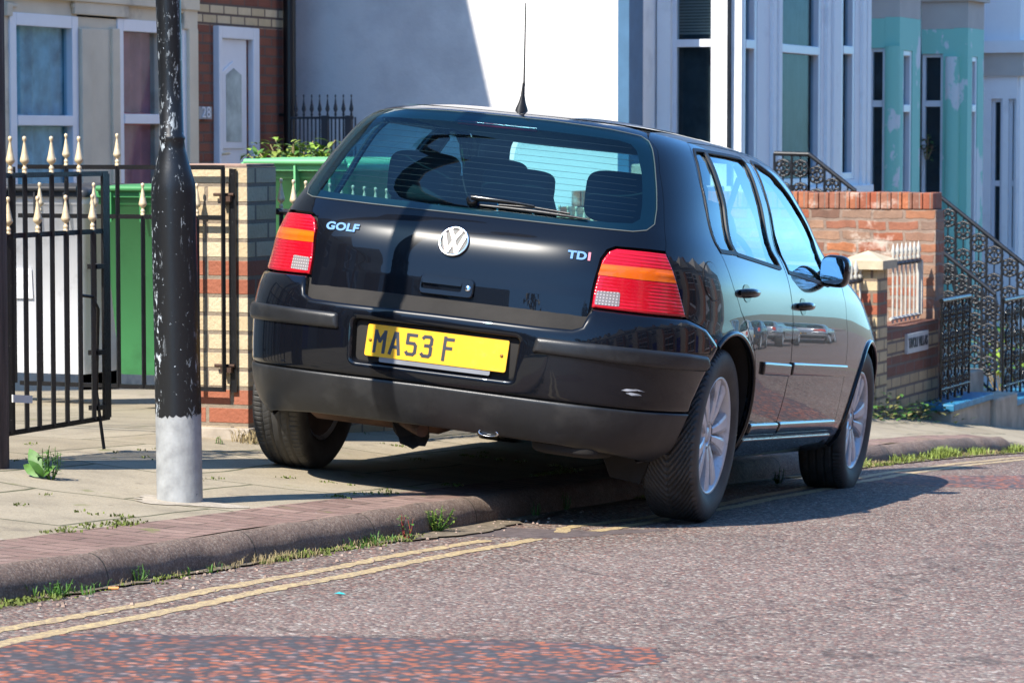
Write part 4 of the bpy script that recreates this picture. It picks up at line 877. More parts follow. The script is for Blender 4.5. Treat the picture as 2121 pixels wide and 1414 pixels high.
# finial
def finial(mb, p, s=1):
    mb.lathe([(.0095,0),(.0095,.008),(.0075,.010),(.0095,.013),(.0095,.020),(.006,.024),(.0062,.031),(.012,.036),(.0172,.043),(.0165,.049),(.0125,.064),(.0085,.085),(.0050,.105),(.0038,.112),(.0066,.116),(.0080,.122),(.0066,.129),(0,.132)],
             Matrix.Translation(p) @ Matrix.Diagonal((s,s,s,1)), 8)
def bar(mb, a, b, r): # square bar, vertical or level
    a, b = Vector(a), Vector(b); mb.tube([a,b], r*1.35, 4, True, False)
def leaf(name, label, P0, P1, zt, zm, zbm, tall, short, stile_t=(.0,1.), latch=False):
    """gate leaf from P0 to P1 (x,y); heights of top, mid and bottom rail; bar positions as fractions"""
    g = thing(name, label, 'gate', (P0[0],P0[1],zbm-.1))
    q = lambda t, z: Vector((P0[0]+(P1[0]-P0[0])*t, P0[1]+(P1[1]-P0[1])*t, z))
    dz = Vector((0,0,.006)); 
    for nm, z in (('top_rail',zt),('middle_rail',zm),('bottom_rail',zbm)):
        mb = MB(); a, b = q(0,z), q(1,z); sd_ = (b-a).normalized().cross(Vector((0,0,1)))*.0045; hh = Vector((0,0,.009))
        mb.hexa([a-sd_-hh,b-sd_-hh,b+sd_-hh,a+sd_-hh,a-sd_+hh,b-sd_+hh,b+sd_+hh,a+sd_+hh]); mb.build(nm, M_iron, g)
    for t in tall:
        mb = MB(); bar(mb, q(t,zbm), q(t,zt), .0078); b_ = mb.build('bar', M_iron, g)
        if 0.02 < t < .97: mb = MB(); finial(mb, q(t,zt+.006)); mb.build('finial', M_gold, b_)
    for t in short:
        mb = MB(); bar(mb, q(t,zbm), q(t,zm), .0078); b_ = mb.build('bar', M_iron, g); mb = MB(); finial(mb, q(t,zm+.006)); mb.build('finial', M_gold, b_)
    return g, q
# near leaf, closed along the property line
GX = -5.85
def yu(u): return onX(u, 600, GX).y
def zv(u, v): return onX(u, v, GX).z
y0, y1 = yu(8), yu(224); fr = lambda u: (yu(u)-y0)/(y1-y0)
zt, zm, zbm = zv(224,359.5), zv(224,478), zv(224,864)
g1, q1 = leaf('iron_gate', 'black iron gate leaf with gold spear tips next to the timber pole', (GX,y0), (GX,y1), zt, zm, zbm, [fr(u) for u in (24,53.5,109,166)], [fr(u) for u in (18.5,79.5,137.5,193)])
mb = MB(); mb.box((GX-.004,yu(212),zbm),(GX+.006,yu(226),zt)); mb.build('stile', M_iron, g1)
mb = MB(); a = Vector((GX+.02,yu(203),0)); mb.tube([(a.x,a.y,gz(GX,a.y)+.01),(a.x-.03,a.y,zbm+.1),(a.x-.02,a.y,zv(203,640)),(a.x-.02,a.y-.04,zv(203,625)+.02),(a.x-.02,a.y-.13,zv(203,670)+.11)], .0065, 8); mb.build('drop_bolt', M_iron, g1)
mb = MB(); 
for v in (550,728,842): mb = MB(); mb.box((GX-.03,yu(196),zv(205,v)-.012),(GX+.012,yu(216),zv(205,v)+.006)); mb.build('bolt_guide', M_iron, g1)
mb = MB(); mb.hexa([(GX+.012,yu(16),zv(16,833)),(GX+.012,yu(56),zv(56,835)),(GX+.018,yu(56),zv(56,835)),(GX+.018,yu(16),zv(16,833)),(GX+.012,yu(16),zv(16,817)),(GX+.012,yu(56),zv(56,819)),(GX+.018,yu(56),zv(56,819)),(GX+.018,yu(16),zv(16,817))]); mb.build('white_clip', Mt('white_plastic',(.75,.75,.75),.4), g1)
# far leaf, standing open at right angles behind it
PY = 11.29
def xu(u, Y=PY): return onY(u, 600, Y).x
def zy(v, u=300, Y=PY): return onY(u, v, Y).z
x0, x1 = xu(40), xu(466); fr2 = lambda u: (xu(u)-x0)/(x1-x0)
g2, q2 = leaf('iron_gate', 'black iron gate leaf with gold tips hung on the brick pillar behind the lamp post', (x0,PY), (x1,PY), zy(346.5), zy(449), zy(801), [fr2(u) for u in (30,139.5,245,353,463)], [fr2(u) for u in (84,196,297,409)])
# brick gate pillar
cream1, cream2, red1, red2 = (.58,.45,.27), (.70,.57,.38), (.36,.115,.06), (.42,.15,.085)
pzb = lambda v: onX(490, v, GX).z
b0 = onX(490,882,GX).z
M_pillb = brick('banded_brick', cream1, cream2, (.30,.23,.17), [(pzb(612),pzb(539)),(pzb(884),pzb(808))], red1, red2, zoff=pzb(808), bh=pzb(808-0)-pzb(808) or .075, stain=.22, ms=.009) if False else None
bh = .0745
M_pillb = brick('banded_brick', cream1, cream2, (.28,.22,.16), [(pzb(808)-2*bh-.004,pzb(808)),(pzb(808)+2.52*0+5*bh*1.0,pzb(808)+7*bh*1.0)], red1, red2, zoff=pzb(808), bh=bh, stain=.22, ms=.009, uoff=.07)
M_conc = Mt('concrete', (.42,.36,.29), .9, var=.25, vs=8, bmp=.6, bs=60)
pil = thing('gate_pillar', 'square cream brick gate pillar with red bands beside the lamp post', 'gate pillar', (GX,PY,gz(GX,PY)))
py0 = onX(513,600,GX+.003).y; py1 = onX(573,600,GX+.003).y; px1 = GX+.003; px0 = px1-.345; ptz = zy(346,513,py0)
mb = MB(); mb.box((px0,py0,zy(884,450,py0)),(px1,py1,ptz)); mb.build('shaft', M_pillb, pil, bevel=.004)
mb = MB(); mb.box((px0-.03,py0-.02,gz(GX,PY)-.3),(px1+.012,py1+.01,zy(884,450,py0))); mb.build('footing', M_conc, pil, bevel=.006)
mb = MB(); mb.box((px0+.004,py0+.004,ptz),(px1-.004,py1-.004,ptz+.012)); mb.build('mortar_top', Mt('mortar_pink',(.36,.24,.19),.9,var=.3,bmp=.6), pil, bevel=.004)
mb = MB(); ya = py0-.012; mb.box((xu(477,ya),ya-.004,zy(812,485,ya)),(xu(490,ya),ya+.006,zy(350,485,ya))); hp = mb.build('hinge_strap', M_iron, pil)
mb = MB()
for v in (403,756): mb.tube([(xu(444,ya-.01),ya-.01,zy(v,450,ya)),(xu(485,ya-.01),ya-.01,zy(v,450,ya))], .0065, 8); mb.box((xu(462,ya),ya-.028,zy(v+14,450,ya)),(xu(484,ya),ya+.005,zy(v+3,450,ya)))
mb.build('hinge_pins', M_rust, hp)
# bins
def wheelie(name, label, c, s, cb, cl, group=None, open_=0, sticker=None, dt=.12):
    """c = centre of the foot of the front face; s scale; front faces -Y"""
    B = thing(name, label, 'wheelie bin', c, group)
    x, y, z = c; mb = MB(); w0, w1, d0, d1, h = .21*s, .285*s, .27*s, .36*s*2*.9, .96*s
    mbd = Mt(name+'_plastic', cb, .42, var=.07, vs=3, bmp=.08, bs=30, dirt=tuple(q*.6 for q in cb), ds=5, dt=(.55,.8)); ml = Mt(name+'_lid', cl, .4, var=.08, vs=4, bmp=.08, bs=30)
    def rr(hw, ya, yb, zz, r=.03):
        o = []
        for cx_, cy_, a0 in ((x+hw-r,yb-r,0),(x-hw+r,yb-r,90),(x-hw+r,ya+r,180),(x+hw-r,ya+r,270)):
            o += [(cx_+r*math.cos(R(a0+90*k/5)), cy_+r*math.sin(R(a0+90*k/5)), zz) for k in range(6)]
        return o
    lv = [rr(w0,y+.02,y+.48*s,z+.02), rr(w0+.004,y+.005,y+.52*s,z+.07*s), rr(w1-.012,y-.065*s,y+.62*s,z+h-.05), rr(w1,y-.075*s,y+.65*s,z+h-.045), rr(w1,y-.075*s,y+.65*s,z+h)]
    n = len(lv[0]); mb.add(sum(lv,[]), [(i*n+k,i*n+(k+1)%n,(i+1)*n+(k+1)%n,(i+1)*n+k) for i in range(4) for k in range(n)], True); mb.add(lv[0], [tuple(range(n))[::-1]])
    bd = mb.build('tub', mbd, B)
    mb = MB(); L = [rr(w1+.012,y-.10*s,y+.66*s,z+h-.012), rr(w1+.016,y-.105*s,y+.665*s,z+h+.012), rr(w1+.008,y-.095*s,y+.655*s,z+h+.028), rr(w1-.05,y-.02*s,y+.60*s,z+h+.045), rr(w1-.12,y+.06*s,y+.5*s,z+h+.05)]
    mb.add(sum(L,[]), [(i*n+k,i*n+(k+1)%n,(i+1)*n+(k+1)%n,(i+1)*n+k) for i in range(4) for k in range(n)], True); mb.add(L[-1], [tuple(range(n))])
    ld = mb.build('lid', ml, B)
    mb = MB(); mb.tube([(x-w1*.9,y-.115*s,z+h+.03),(x+w1*.9,y-.115*s,z+h+.03)], .014, 10)
    for q in (-.62,.0,.62): mb.hexa([(x+w1*q-.005,y-.115*s,z+h-.13),(x+w1*q+.005,y-.115*s,z+h-.13),(x+w1*q+.005,y-.07*s,z+h-.10),(x+w1*q-.005,y-.07*s,z+h-.10),(x+w1*q-.005,y-.118*s,z+h+.03),(x+w1*q+.005,y-.118*s,z+h+.03),(x+w1*q+.005,y-.07*s,z+h+.03),(x+w1*q-.005,y-.07*s,z+h+.03)])
    mb.build('lid_handle', ml, ld)
    for q in (-1,1):
        mb = MB(); mb.lathe([(0,-.03),(.06,-.03),(.095*s,-.03),(.10*s,-.02),(.10*s,.02),(.095*s,.03),(.06,.026),(.055,.012),(0,.012)], Matrix.Translation((x+q*(w0+.03),y+.50*s,z+.10*s)) @ Matrix.Rotation(R(90)*q,4,'Y'), 28); mb.build('wheel', M_rubber, B)
    mb = MB(); mb.tube([(x-w0-.02,y+.50*s,z+.10*s),(x+w0+.02,y+.50*s,z+.10*s)], .012, 8); mb.build('axle', M_dash, B)
    if sticker: 
        a, b2, col = sticker; mb = MB(); zz = z+b2; yy = y+.005-(zz-z-.07*s)/(h-.05-.07*s)*(.07*s)-.004
        mb.hexa([(x+a-.05,yy-.001,zz-.075),(x+a+.05,yy-.001,zz-.075),(x+a+.05,yy+.003,zz-.075),(x+a-.05,yy+.003,zz-.075),(x+a-.05,yy-.012,zz+.075),(x+a+.05,yy-.012,zz+.075),(x+a+.05,yy-.008,zz+.075),(x+a-.05,yy-.008,zz+.075)]); mb.build('sticker', Mt('sticker',col,.5,var=.3,vs=30), bd)
    return B
p = onY(98,770,13.6); wheelie('wheelie_bin', 'light grey wheelie bin with dark lid behind the gate', (p.x,13.6,zy(782,98,13.6)), .95, (.78,.79,.82), (.035,.037,.042), 'wheelie bins behind the gate', sticker=(-.11,.47,(.75,.75,.78)))
p = onY(316,770,13.4); wheelie('wheelie_bin', 'green wheelie bin with closed lid behind the lamp post', (p.x,13.4,zy(786,316,13.4)), .93, (.045,.21,.075), (.06,.25,.09), 'wheelie bins behind the gate')
p = onY(635,800,13.5); wheelie('wheelie_bin', 'big green wheelie bin between the brick pillar and the car', (p.x,13.5,zy(778,635,13.5)), 1.03, (.07,.28,.11), (.17,.50,.22), 'wheelie bins behind the gate')
# railing along the street line beyond the pillar
fy0, fy1 = py1+.01, 17.6
def railing(name, label, X, ya, yb, zt, zbm, dz, spear=True, mat=None, gold=True, step=.105):
    g = thing(name, label, 'railing', (X,ya,zbm)); s_ = (dz)/(yb-ya); q = lambda y, z: Vector((X,y,z+(y-ya)*s_))
    for nm, z in (('top_rail',zt),('bottom_rail',zbm)):
        mb = MB(); bar(mb, q(ya,z), q(yb,z), .010); mb.build(nm, mat or M_iron, g)
    n = int((yb-ya)/step)
    for k in range(n):
        y = ya+.04+k*step; mb = MB(); bar(mb, q(y,zbm), q(y,zt), .0078); b_ = mb.build('bar', mat or M_iron, g)
        if spear: mb = MB(); finial(mb, q(y,zt+.006)); mb.build('finial', M_gold if gold else (mat or M_iron), b_)
    return g
zr_ = onX(593,437,GX).z
railing('garden_railing', 'black railing with gold spear tips between the brick pillar and the car', GX, fy0, fy1, zr_, zr_-.62, -.054*(fy1-fy0), step=.115)
wl = thing('dwarf_wall', 'low brick garden wall under the gold-tipped railing', 'garden wall', (GX,fy0,gz(GX,fy0))); mb = MB()
a, b2 = fy0, fy1; zz = zr_-.66; mb.hexa([(GX-.11,a,gz(GX,a)-.3),(GX+.0,a,gz(GX,a)-.3),(GX+.0,b2,gz(GX,b2)-.3),(GX-.11,b2,gz(GX,b2)-.3),(GX-.11,a,zz),(GX,a,zz),(GX,b2,zz-.054*(b2-a)),(GX-.11,b2,zz-.054*(b2-a))]); mb.build('brickwork', M_pillb, wl)
# ---------------------------------------------------------------- left house
HX = -11.1
M_stone = Mt('painted_stone', (.66,.58,.44), .8, var=.10, vs=3, bmp=.25, bs=40, dirt=(.36,.31,.24), ds=2)
M_upvc = Mt('white_upvc', (.72,.74,.78), .35, var=.03)
M_house1 = brick('house_brick', (.20,.062,.038), (.25,.085,.05), (.13,.09,.075), [(onX(500,150/2.829+4,HX).z,onX(500,13,HX).z)], cream1, cream2, zoff=onX(500,54,HX).z, bh=.0735, stain=.25)
M_pane = glassy('window_glass', (.75,.84,.88), (.9,.95,1), 1.45, .01, .22)
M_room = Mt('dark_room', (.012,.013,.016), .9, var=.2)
M_net = Mt('net_curtain_blue', (.34,.58,.64), .9, var=.35, vs=8)
M_redcur = Mt('red_curtain', (.70,.20,.20), .85, var=.25, vs=5)
M_black = Mt('black_pipe', (.007,.007,.008), .35, var=.3)
M_slate = Mt('roof_slate', (.07,.075,.085), .6, var=.3, vs=4, bmp=.4, bs=12)
h1 = thing('terraced_house', 'red brick and cream stone house with white door and bay windows, on the left', 'house', (HX,16,gz(HX,16)))
yA, yB = 9.0, onX(600,300,HX).y
def yX(u, X=HX): return onX(u, 300, X).y
def zX(u, v, X=HX): return onX(u, v, X).z
def bx(mb, u0, v0, u1, v1, X, d): # box seen at that pixel rectangle, standing d proud of plane X
    ya, yb, um = yX(u0,X), yX(u1,X), (u0+u1)/2; mb.box((X-.002,ya,zX(um,v1,X)),(X+d,yb,zX(um,v0,X))); return mb
ys_ = yX(404); EV = 6.3
mb = MB(); mb.box((HX-.3,ys_,-2.0),(HX,yB,EV)); mb.build('brick_wall', M_house1, h1)
mb = MB(); mb.box((HX-.3,yA,-2.0),(HX-.001,yX(20),EV)); mb.box((HX-.3,yX(20),zX(90,30)),(HX-.001,ys_,EV)); mb.box((HX-.3,yX(162),-2.0),(HX-.001,yX(243),zX(200,30)+.01)); mb.box((HX-.3,yX(330),-2.0),(HX-.001,ys_,zX(360,30)+.01)); mb.box((HX-.3,yX(20),-2),(HX-.001,ys_,zX(120,420))); mb.build('stone_wall', M_stone, h1)
mb = MB(); mb.box((HX-8,yB-.3,-2.0),(HX-.3,yB,EV)); mb.box((HX-8,yA,-2.0),(HX-.3,yA+.3,EV)); mb.box((HX-8.3,yA,-2.0),(HX-8,yB,EV)); mb.build('side_wall', M_house1, h1)
mb = MB(); mb.add([(HX+.25,yA-.2,EV-.1),(HX+.25,yB+.02,EV-.1),(HX-4,yB+.02,EV+2.6),(HX-4,yA-.2,EV+2.6),(HX-8.4,yA-.2,EV-.1),(HX-8.4,yB+.02,EV-.1)], [(0,1,2,3),(3,2,5,4),(0,3,4),(1,5,2)]); mb.build('roof', M_slate, h1)
# stone dressings: piers and shouldered lintels
mb = MB()
for u0, u1 in ((163,184),(226,242),(385,404)): bx(mb, u0, 60, u1, 420, HX, .035)
bx(mb, 163, 60, 242, 420, HX, .015); bx(mb, 10, -60, 404, 8, HX, .05); bx(mb, 10, 6, 22, 34, HX, .03); bx(mb, 150, 6, 262, 34, HX, .03); bx(mb, 376, 6, 404, 62, HX, .03)
for u0, u1, v0, v1 in ((20,34,8,16),(148,164,8,17),(244,262,8,20),(360,386,14,28)): bx(mb, u0, v0, u1, v1, HX, .025)
mb.build('stone_dressings', M_stone, h1, bevel=.012)
def window1(u0, v0, u1, v1, cur, tr, X=HX, parent=h1, fw=.085, depth=-.06, mat=M_upvc, nm='window', sash=True):
    ya, yb, um = yX(u0,X), yX(u1,X), (u0+u1)/2; z1, z0 = zX(um,v0,X), zX(um,v1,X); x = X+depth
    mb = MB(); mb.box((x,ya,z0),(x+.07,ya+fw,z1)); mb.box((x,yb-fw,z0),(x+.07,yb,z1)); mb.box((x,ya+fw,z1-fw),(x+.069,yb-fw,z1)); mb.box((x,ya+fw,z0),(x+.069,yb-fw,z0+fw))
    zt_ = zX(um,tr,X) if tr else None
    if zt_: mb.box((x,ya+fw,zt_-.035),(x+.075,yb-fw,zt_+.035))
    w_ = mb.build(nm, mat, parent, bevel=.006)
    mb = MB()
    for za, zb_ in (((zt_,z1),(z0,zt_)) if zt_ else ((z0,z1),)): mb.box((x+.02,ya+fw*.8,za+fw*.5),(x+.026,yb-fw*.8,zb_-fw*.5))
    mb.build('pane', M_pane, w_)
    mb = MB(); n = 40; vs = []
    for k in range(n+1):
        y = ya-.15+(yb-ya+.6)*k/n; dx = -.012+.010*math.sin(k*1.9)+.005*math.sin(k*4.7); vs += [(x+dx,y,z0),(x+dx+.01*math.sin(k),y,z1)]
    mb.add(vs, [(2*i,2*i+2,2*i+3,2*i+1) for i in range(n)], True)
    if cur: mb.build('curtain', cur, w_)
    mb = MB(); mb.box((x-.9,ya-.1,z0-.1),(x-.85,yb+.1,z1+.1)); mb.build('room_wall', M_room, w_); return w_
window1(20,30,162,420,M_net,250); window1(243,44,388,420,M_redcur,247)
window1(-330,30,-160,420,M_net,250)
# front door
dfr = MB(); x = HX+.0; ya, yb = yX(443), yX(527); z1, z0 = zX(485,57), zX(485,640)
dfr.box((x-.02,ya,z0),(x+.05,ya+.055,z1)); dfr.box((x-.02,yb-.10,z0),(x+.05,yb,z1)); dfr.box((x-.02,ya+.055,z1-.09),(x+.049,yb-.10,z1)); dr_ = dfr.build('front_door', M_upvc, h1, bevel=.008)
mb = MB(); ya, yb = yX(449), yX(508); zt_ = zX(478,82); mb.box((x-.03,ya,z0),(x+.012,yb,zt_)); lf = mb.build('door_leaf', M_upvc, dr_)
mb = MB(); a, b2 = yX(455), yX(499); zs, zp = zX(477,150), zX(477,128); zq = zX(477,308); c_m = (a+b2)/2
def gable(mb, a, b2, zq, zs, zp, x0_, x1_): 
    P_ = [(a,zq),(b2,zq),(b2,zs),((a+b2)/2,zp),(a,zs)]; mb.add([(x0_,y,z) for y,z in P_]+[(x1_,y,z) for y,z in P_], [(0,1,2,3,4),(9,8,7,6,5)]+[(i,5+i,5+(i+1)%5,(i+1)%5) for i in range(5)])
gable(mb, a, b2, zq, zs, zp, x+.008, x+.030); mb.build('panel_moulding', M_upvc, lf, bevel=.006)
mb = MB(); gable(mb, a+.05, b2-.05, zq+.05, zs-.02, zp-.05, x+.026, x+.034); mb.build('door_glass', Mt('frosted_glass', (.42,.48,.46), .15, var=.35, vs=5), lf)
mb = MB(); mb.tube([(x+.03,yX(448),zX(450,319)),(x+.06,yX(448),zX(450,319)),(x+.06,yX(460),zX(450,318))], .010, 8); mb.build('handle', M_gold, lf)
mb = MB(); bx(mb, 405, 221, 432, 247, HX, .03); mb.build('house_number_plate', Mt('grey_plate',(.30,.32,.34),.6), h1)
text_mesh('28', .115, Matrix.Translation((HX+.035,(yX(406)+yX(432))/2,zX(418,234))) @ Matrix(((0,0,1,0),(1,0,0,0),(0,1,0,0),(0,0,0,1))), M_upvc, 'lettering', h1, False, .003, sx=1.2)
dp = MB(); yy = yX(597,HX+.06); dp.tube([(HX+.075,yy,-2),(HX+.075,yy,EV)], .05, 16); dp.build('drainpipe', M_black, h1)
mb = MB(); mb.box((HX-.0,yX(578),zX(585,241)),(HX+.09,yX(596),zX(585,236))); mb.build('pipe_bracket', M_black, h1)
# ---------------------------------------------------------------- the white gable and the bay windows beyond
M_irond = Mt('dull_black_iron', (.03,.035,.045), .6, var=.2)
M_grey_net = Mt('grey_net_curtain', (.045,.052,.055), .9, var=.5, vs=5)
M_render = Mt('white_render', (.80,.78,.76), .85, var=.05, vs=1.2, bmp=.5, bs=45, dirt=(.58,.56,.56), ds=1.6, dt=(.48,.8))
M_white = Mt('white_masonry_paint', (.84,.86,.86), .6, var=.03, vs=3, bmp=.12, bs=30, dirt=(.62,.63,.64), ds=3, dt=(.55,.85))
M_bluegrey = Mt('blue_grey_paint', (.06,.15,.26), .6, var=.12)
GY = 22.72; BX = -8.44
def pY(u, Y, v=300): return onY(u, v, Y)
h2 = thing('terraced_house', 'white rendered house with a blank gable and a tall white bay window', 'house', (BX,GY,gz(BX,GY)))
EV2 = 7.2
mb = MB(); mb.box((BX-9,GY,-2.5),(BX,GY+.3,EV2)); mb.add([(BX,GY,EV2),(BX-4.5,GY,EV2+3),(BX-9,GY,EV2),(BX,GY+.3,EV2),(BX-4.5,GY+.3,EV2+3),(BX-9,GY+.3,EV2)], [(0,1,2),(5,4,3)]); mb.build('gable_wall', M_render, h2)
yb2 = onX(1797,300,BX+.2).y
def front_wall(h, mat, ya, yb, X, nm='front_wall', ev=EV2):
    mb = MB(); mb.box((X-.3,ya,-2.8),(X,yb,ev)); mb.build(nm, mat, h)
front_wall(h2, M_white, GY+.3, yb2, BX)
mb = MB(); ro = lambda ya, yb, X: mb.add([(X+.3,ya,EV2-.1),(X+.3,yb,EV2-.1),(X-4.5,yb,EV2+3.1),(X-4.5,ya,EV2+3.1),(X-9.3,ya,EV2-.1),(X-9.3,yb,EV2-.1)], [(0,1,2,3),(3,2,5,4)])
ro(GY-.1, yb2, BX); mb.build('roof', M_slate, h2)
mb = MB(); a = onX(1305,300,BX+.1).y; b2 = onX(1334,300,BX+.1).y; mb.box((BX,a,-2.5),(BX+.09,b2,EV2)); mb.build('corner_strip', M_bluegrey, h2)
# bay: a square bay, its side faces the camera and catches the sun
SY = 23.3
bxl = pY(1360,SY).x; bxr = pY(1535,SY).x
def zY(u, v, Y): return onY(u, v, Y).z
def openings_Y(mb, u0, u1, Y, wins, zlo, zhi, th=.14, cut=.1402):
    """wall facing -Y between columns u0..u1 with window holes [(ua,ub,va,vb)]; built from strips"""
    us = sorted([u0,u1]+[w_[0] for w_ in wins]+[w_[1] for w_ in wins])
    for a, b in zip(us, us[1:]):
        if b-a < .5: continue
        w_ = [q for q in wins if q[0] <= a+.1 and q[1] >= b-.1]
        xa, xb = pY(a,Y).x, pY(b,Y).x
        if b == us[-1]: xb -= cut
        if not w_: mb.box((xa,Y,zlo),(xb,Y+th,zhi))
        else:
            for ww in w_: mb.box((xa,Y,zlo),(xb,Y+th,zY(a,ww[3],Y))); mb.box((xa,Y,zY(a,ww[2],Y)),(xb,Y+th,zhi))
def openings_X(mb, u0, u1, X, wins, zlo, zhi, th=.14):
    us = sorted([u0,u1]+[w_[0] for w_ in wins]+[w_[1] for w_ in wins])
    for a, b in zip(us, us[1:]):
        if b-a < .5: continue
        w_ = [q for q in wins if q[0] <= a+.1 and q[1] >= b-.1]
        ya, yb = yX(a,X), yX(b,X)
        if not w_: mb.box((X-th,ya,zlo),(X,yb,zhi))
        else:
            for ww in w_: um = (ww[0]+ww[1])/2; mb.box((X-th,ya,zlo),(X,yb,zX(um,ww[3],X))); mb.box((X-th,ya,zX(um,ww[2],X)),(X,yb,zhi))
def windowY(u0, v0, u1, v1, Y, parent, tr, blind=None, fw=.035, depth=.05):
    xa, xb = pY(u0,Y).x, pY(u1,Y).x; z1, z0 = zY(u0,v0,Y), zY(u0,v1,Y); y = Y+depth; mb = MB()
    mb.box((xa,y,z0),(xa+fw,y+.05,z1)); mb.box((xb-fw,y,z0),(xb,y+.05,z1)); mb.box((xa+fw,y+.001,z1-fw),(xb-fw,y+.05,z1)); mb.box((xa+fw,y+.001,z0),(xb-fw,y+.05,z0+fw))
    if tr: t_ = zY(u0,tr,Y); mb.box((xa+fw,y-.004,t_-.03),(xb-fw,y+.05,t_+.03))
    w_ = mb.build('window', M_upvc, parent, bevel=.004)
    mb = MB(); mb.box((xa+.01,y+.02,z0+.01),(xb-.01,y+.025,z1-.01)); mb.build('pane', M_pane, w_)
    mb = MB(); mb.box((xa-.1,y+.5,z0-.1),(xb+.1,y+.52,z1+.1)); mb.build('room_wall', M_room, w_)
    mb = MB(); mb.add([(xa+(xb-xa)*k/12,y+.10+.02*(k%2),z) for k in range(13) for z in (z0,z1)], [(2*k,2*k+2,2*k+3,2*k+1) for k in range(12)], True); mb.build('curtain', M_grey_net, w_)
    if blind:
        mb = MB(); z = z1-.03
        while z > blind: mb.add([(xa+.02,y+.07,z),(xb-.02,y+.07,z),(xb-.02,y+.09,z-.018),(xa+.02,y+.09,z-.018)], [(0,1,2,3)]); z -= .024
        mb.build('blind', M_blind, w_)
    return w_
M_blind = Mt('venetian_blind', (.42,.43,.42), .5, var=.05)
mb = MB(); wz = [(1388,1476,-70,420)]; openings_Y(mb, 1360, 1535, SY, wz, -2.5, EV2-.4); 
wins = [(1540,1568,-90,385),(1610,1700,-95,385),(1742,1770,-95,372)]
openings_X(mb, 1535, 1797, bxr, wins, -2.5, EV2-.4)
mb.box((BX,yX(1797,bxr)-.14,-2.5),(bxr-.14,yX(1797,bxr),EV2-.4)); mb.box((BX,SY+.14,-2.5),(bxr-.14,yX(1797,bxr)-.14,zX(1650,420,bxr)-.2)); mb.build('bay_walls', M_white, h2)
mb = MB(); mb.box((BX-.05,SY-.08,EV2-.4),(bxr+.08,yX(1797,bxr)+.05,EV2-.25)); mb.build('bay_roof', M_slate, h2)
windowY(1388,-70,1476,420,SY,h2,90,blind=zY(1400,70,SY))
mb = MB(); bayf = lambda u0,v0,u1,v1,d: bx(mb,u0,v0,u1,v1,bxr,d)
for u in (1594,1606,1706,1720,1780,1790): bayf(u,-100,u+7,400,.03)
bayf(1535,388,1797,404,.06); mb.build('mouldings', M_white, h2, bevel=.008)
for (u0,u1,va,vb),tr in zip(wins,(92,103,104)): window1(u0,va,u1,vb,M_grey_net,tr,X=bxr,parent=h2,fw=.06,depth=-.075)
# dark grey net added behind these lights so that their panes read dark
# turquoise house
M_turq = None
m, nt, p = base('flaking_turquoise_paint', .65); ps = pos(nt)
f = ramp(nt, noise(nt, ps, 2.6, 6, .62, (1,1,.55)), [(.555,0.0),(.575,1.0)])
nt.links.new(mixc(nt, f, (.26,.62,.51), (.66,.72,.72)), p.inputs['Base Color']); bump(nt, p, noise(nt, ps, 40, 4), .2, .004); M_turq = m
M_beige = Mt('beige_render', (.50,.47,.42), .8, var=.05)
h3 = thing('terraced_house', 'house with flaking turquoise paint on its bay piers', 'house', (BX+.2,28,gz(BX,28)))
front_wall(h3, M_white, yb2, 32.2, BX+.2, ev=EV2)
mb = MB(); ro(yb2, 32.2, BX+.2); mb.build('roof', M_slate, h3)
def tbay(Y, u0, u1, u2, wv, wx, zb_top, fr0, fr1, cols):
    X = pY(u1,Y).x; mbt = MB(); openings_Y(mbt, u0, u1, Y, [wv], -2.5, zY(u1,fr1,Y), .14); openings_X(mbt, u1, u2, X, [wx], -2.5, zX((u1+u2)/2,fr1,X), .14)
    mbt.build('bay_piers', M_turq, h3)
    mbw = MB(); openings_Y(mbw, u0, u1, Y, [], zY(u1,fr1,Y)+.001, zY(u1,fr0,Y), .14); openings_X(mbw, u1, u2, X, [], zX((u1+u2)/2,fr1,X)+.001, zX((u1+u2)/2,fr0,X), .14); 
    mbw.box((pY(u0,Y).x,Y-.05,zY(u1,fr0,Y)),(X+.06,yX(u2,X),zY(u1,fr0,Y)+.10)); mbw.build('frieze', M_beige, h3)
    mbw = MB(); mbw.box((pY(u0,Y).x,Y+.02,zY(u1,fr0,Y)+.10),(X-.02,yX(u2,X),EV2-.5)); mbw.build('upper_bay', M_white, h3)
    windowY(wv[0],wv[2],wv[1],wv[3],Y,h3,wv[4] if len(wv)>4 else 215,depth=.04); window1(wx[0],wx[2],wx[1],wx[3],None,225,X=X,parent=h3,fw=.05,depth=-.08)
    # round piers
    for u in cols:
        x = pY(u,Y).x; mbp = MB(); mbp.tube([(x,Y+.0,-2.2),(x,Y+.0,zY(u,fr1+58,Y))], .075, 12); mbp.build('round_pier', M_turq, h3)
tbay(28.4, 1797, 1862, 1905, (1797,1832,100,560), (1870,1889,105,560), 0, -20, 38, (1848,))
tbay(30.2, 1907, 2003, 2036, (1907,1952,112,560), (2012,2024,118,560), 0, 2, 60, (1972,))
h4 = thing('terraced_house', 'off-white terraced house past the turquoise bays, at the right edge', 'house', (BX+.2,34,gz(BX,34)))
front_wall(h4, M_white, 32.2, 50, BX+.3)
mb = MB(); ro(32.2, 50, BX+.3); mb.build('roof', M_slate, h4)
X4 = pY(2110,32.6).x
mb = MB(); openings_Y(mb, 2036, 2112, 32.6, [(2052,2076,205,520),(2088,2104,205,520)], -2.5, zY(2080,158,32.6), .14, .0302); openings_X(mb, 2112, 2180, X4, [(2122,2150,165,560)], -2.5, zX(2140,158,X4), .03); mb.build('bay_walls', M_white, h4)
mb = MB(); mb.box((BX,32.56,zY(2080,158,32.6)),(X4+.05,36,zY(2080,110,32.6))); mb.build('frieze', M_beige, h4)
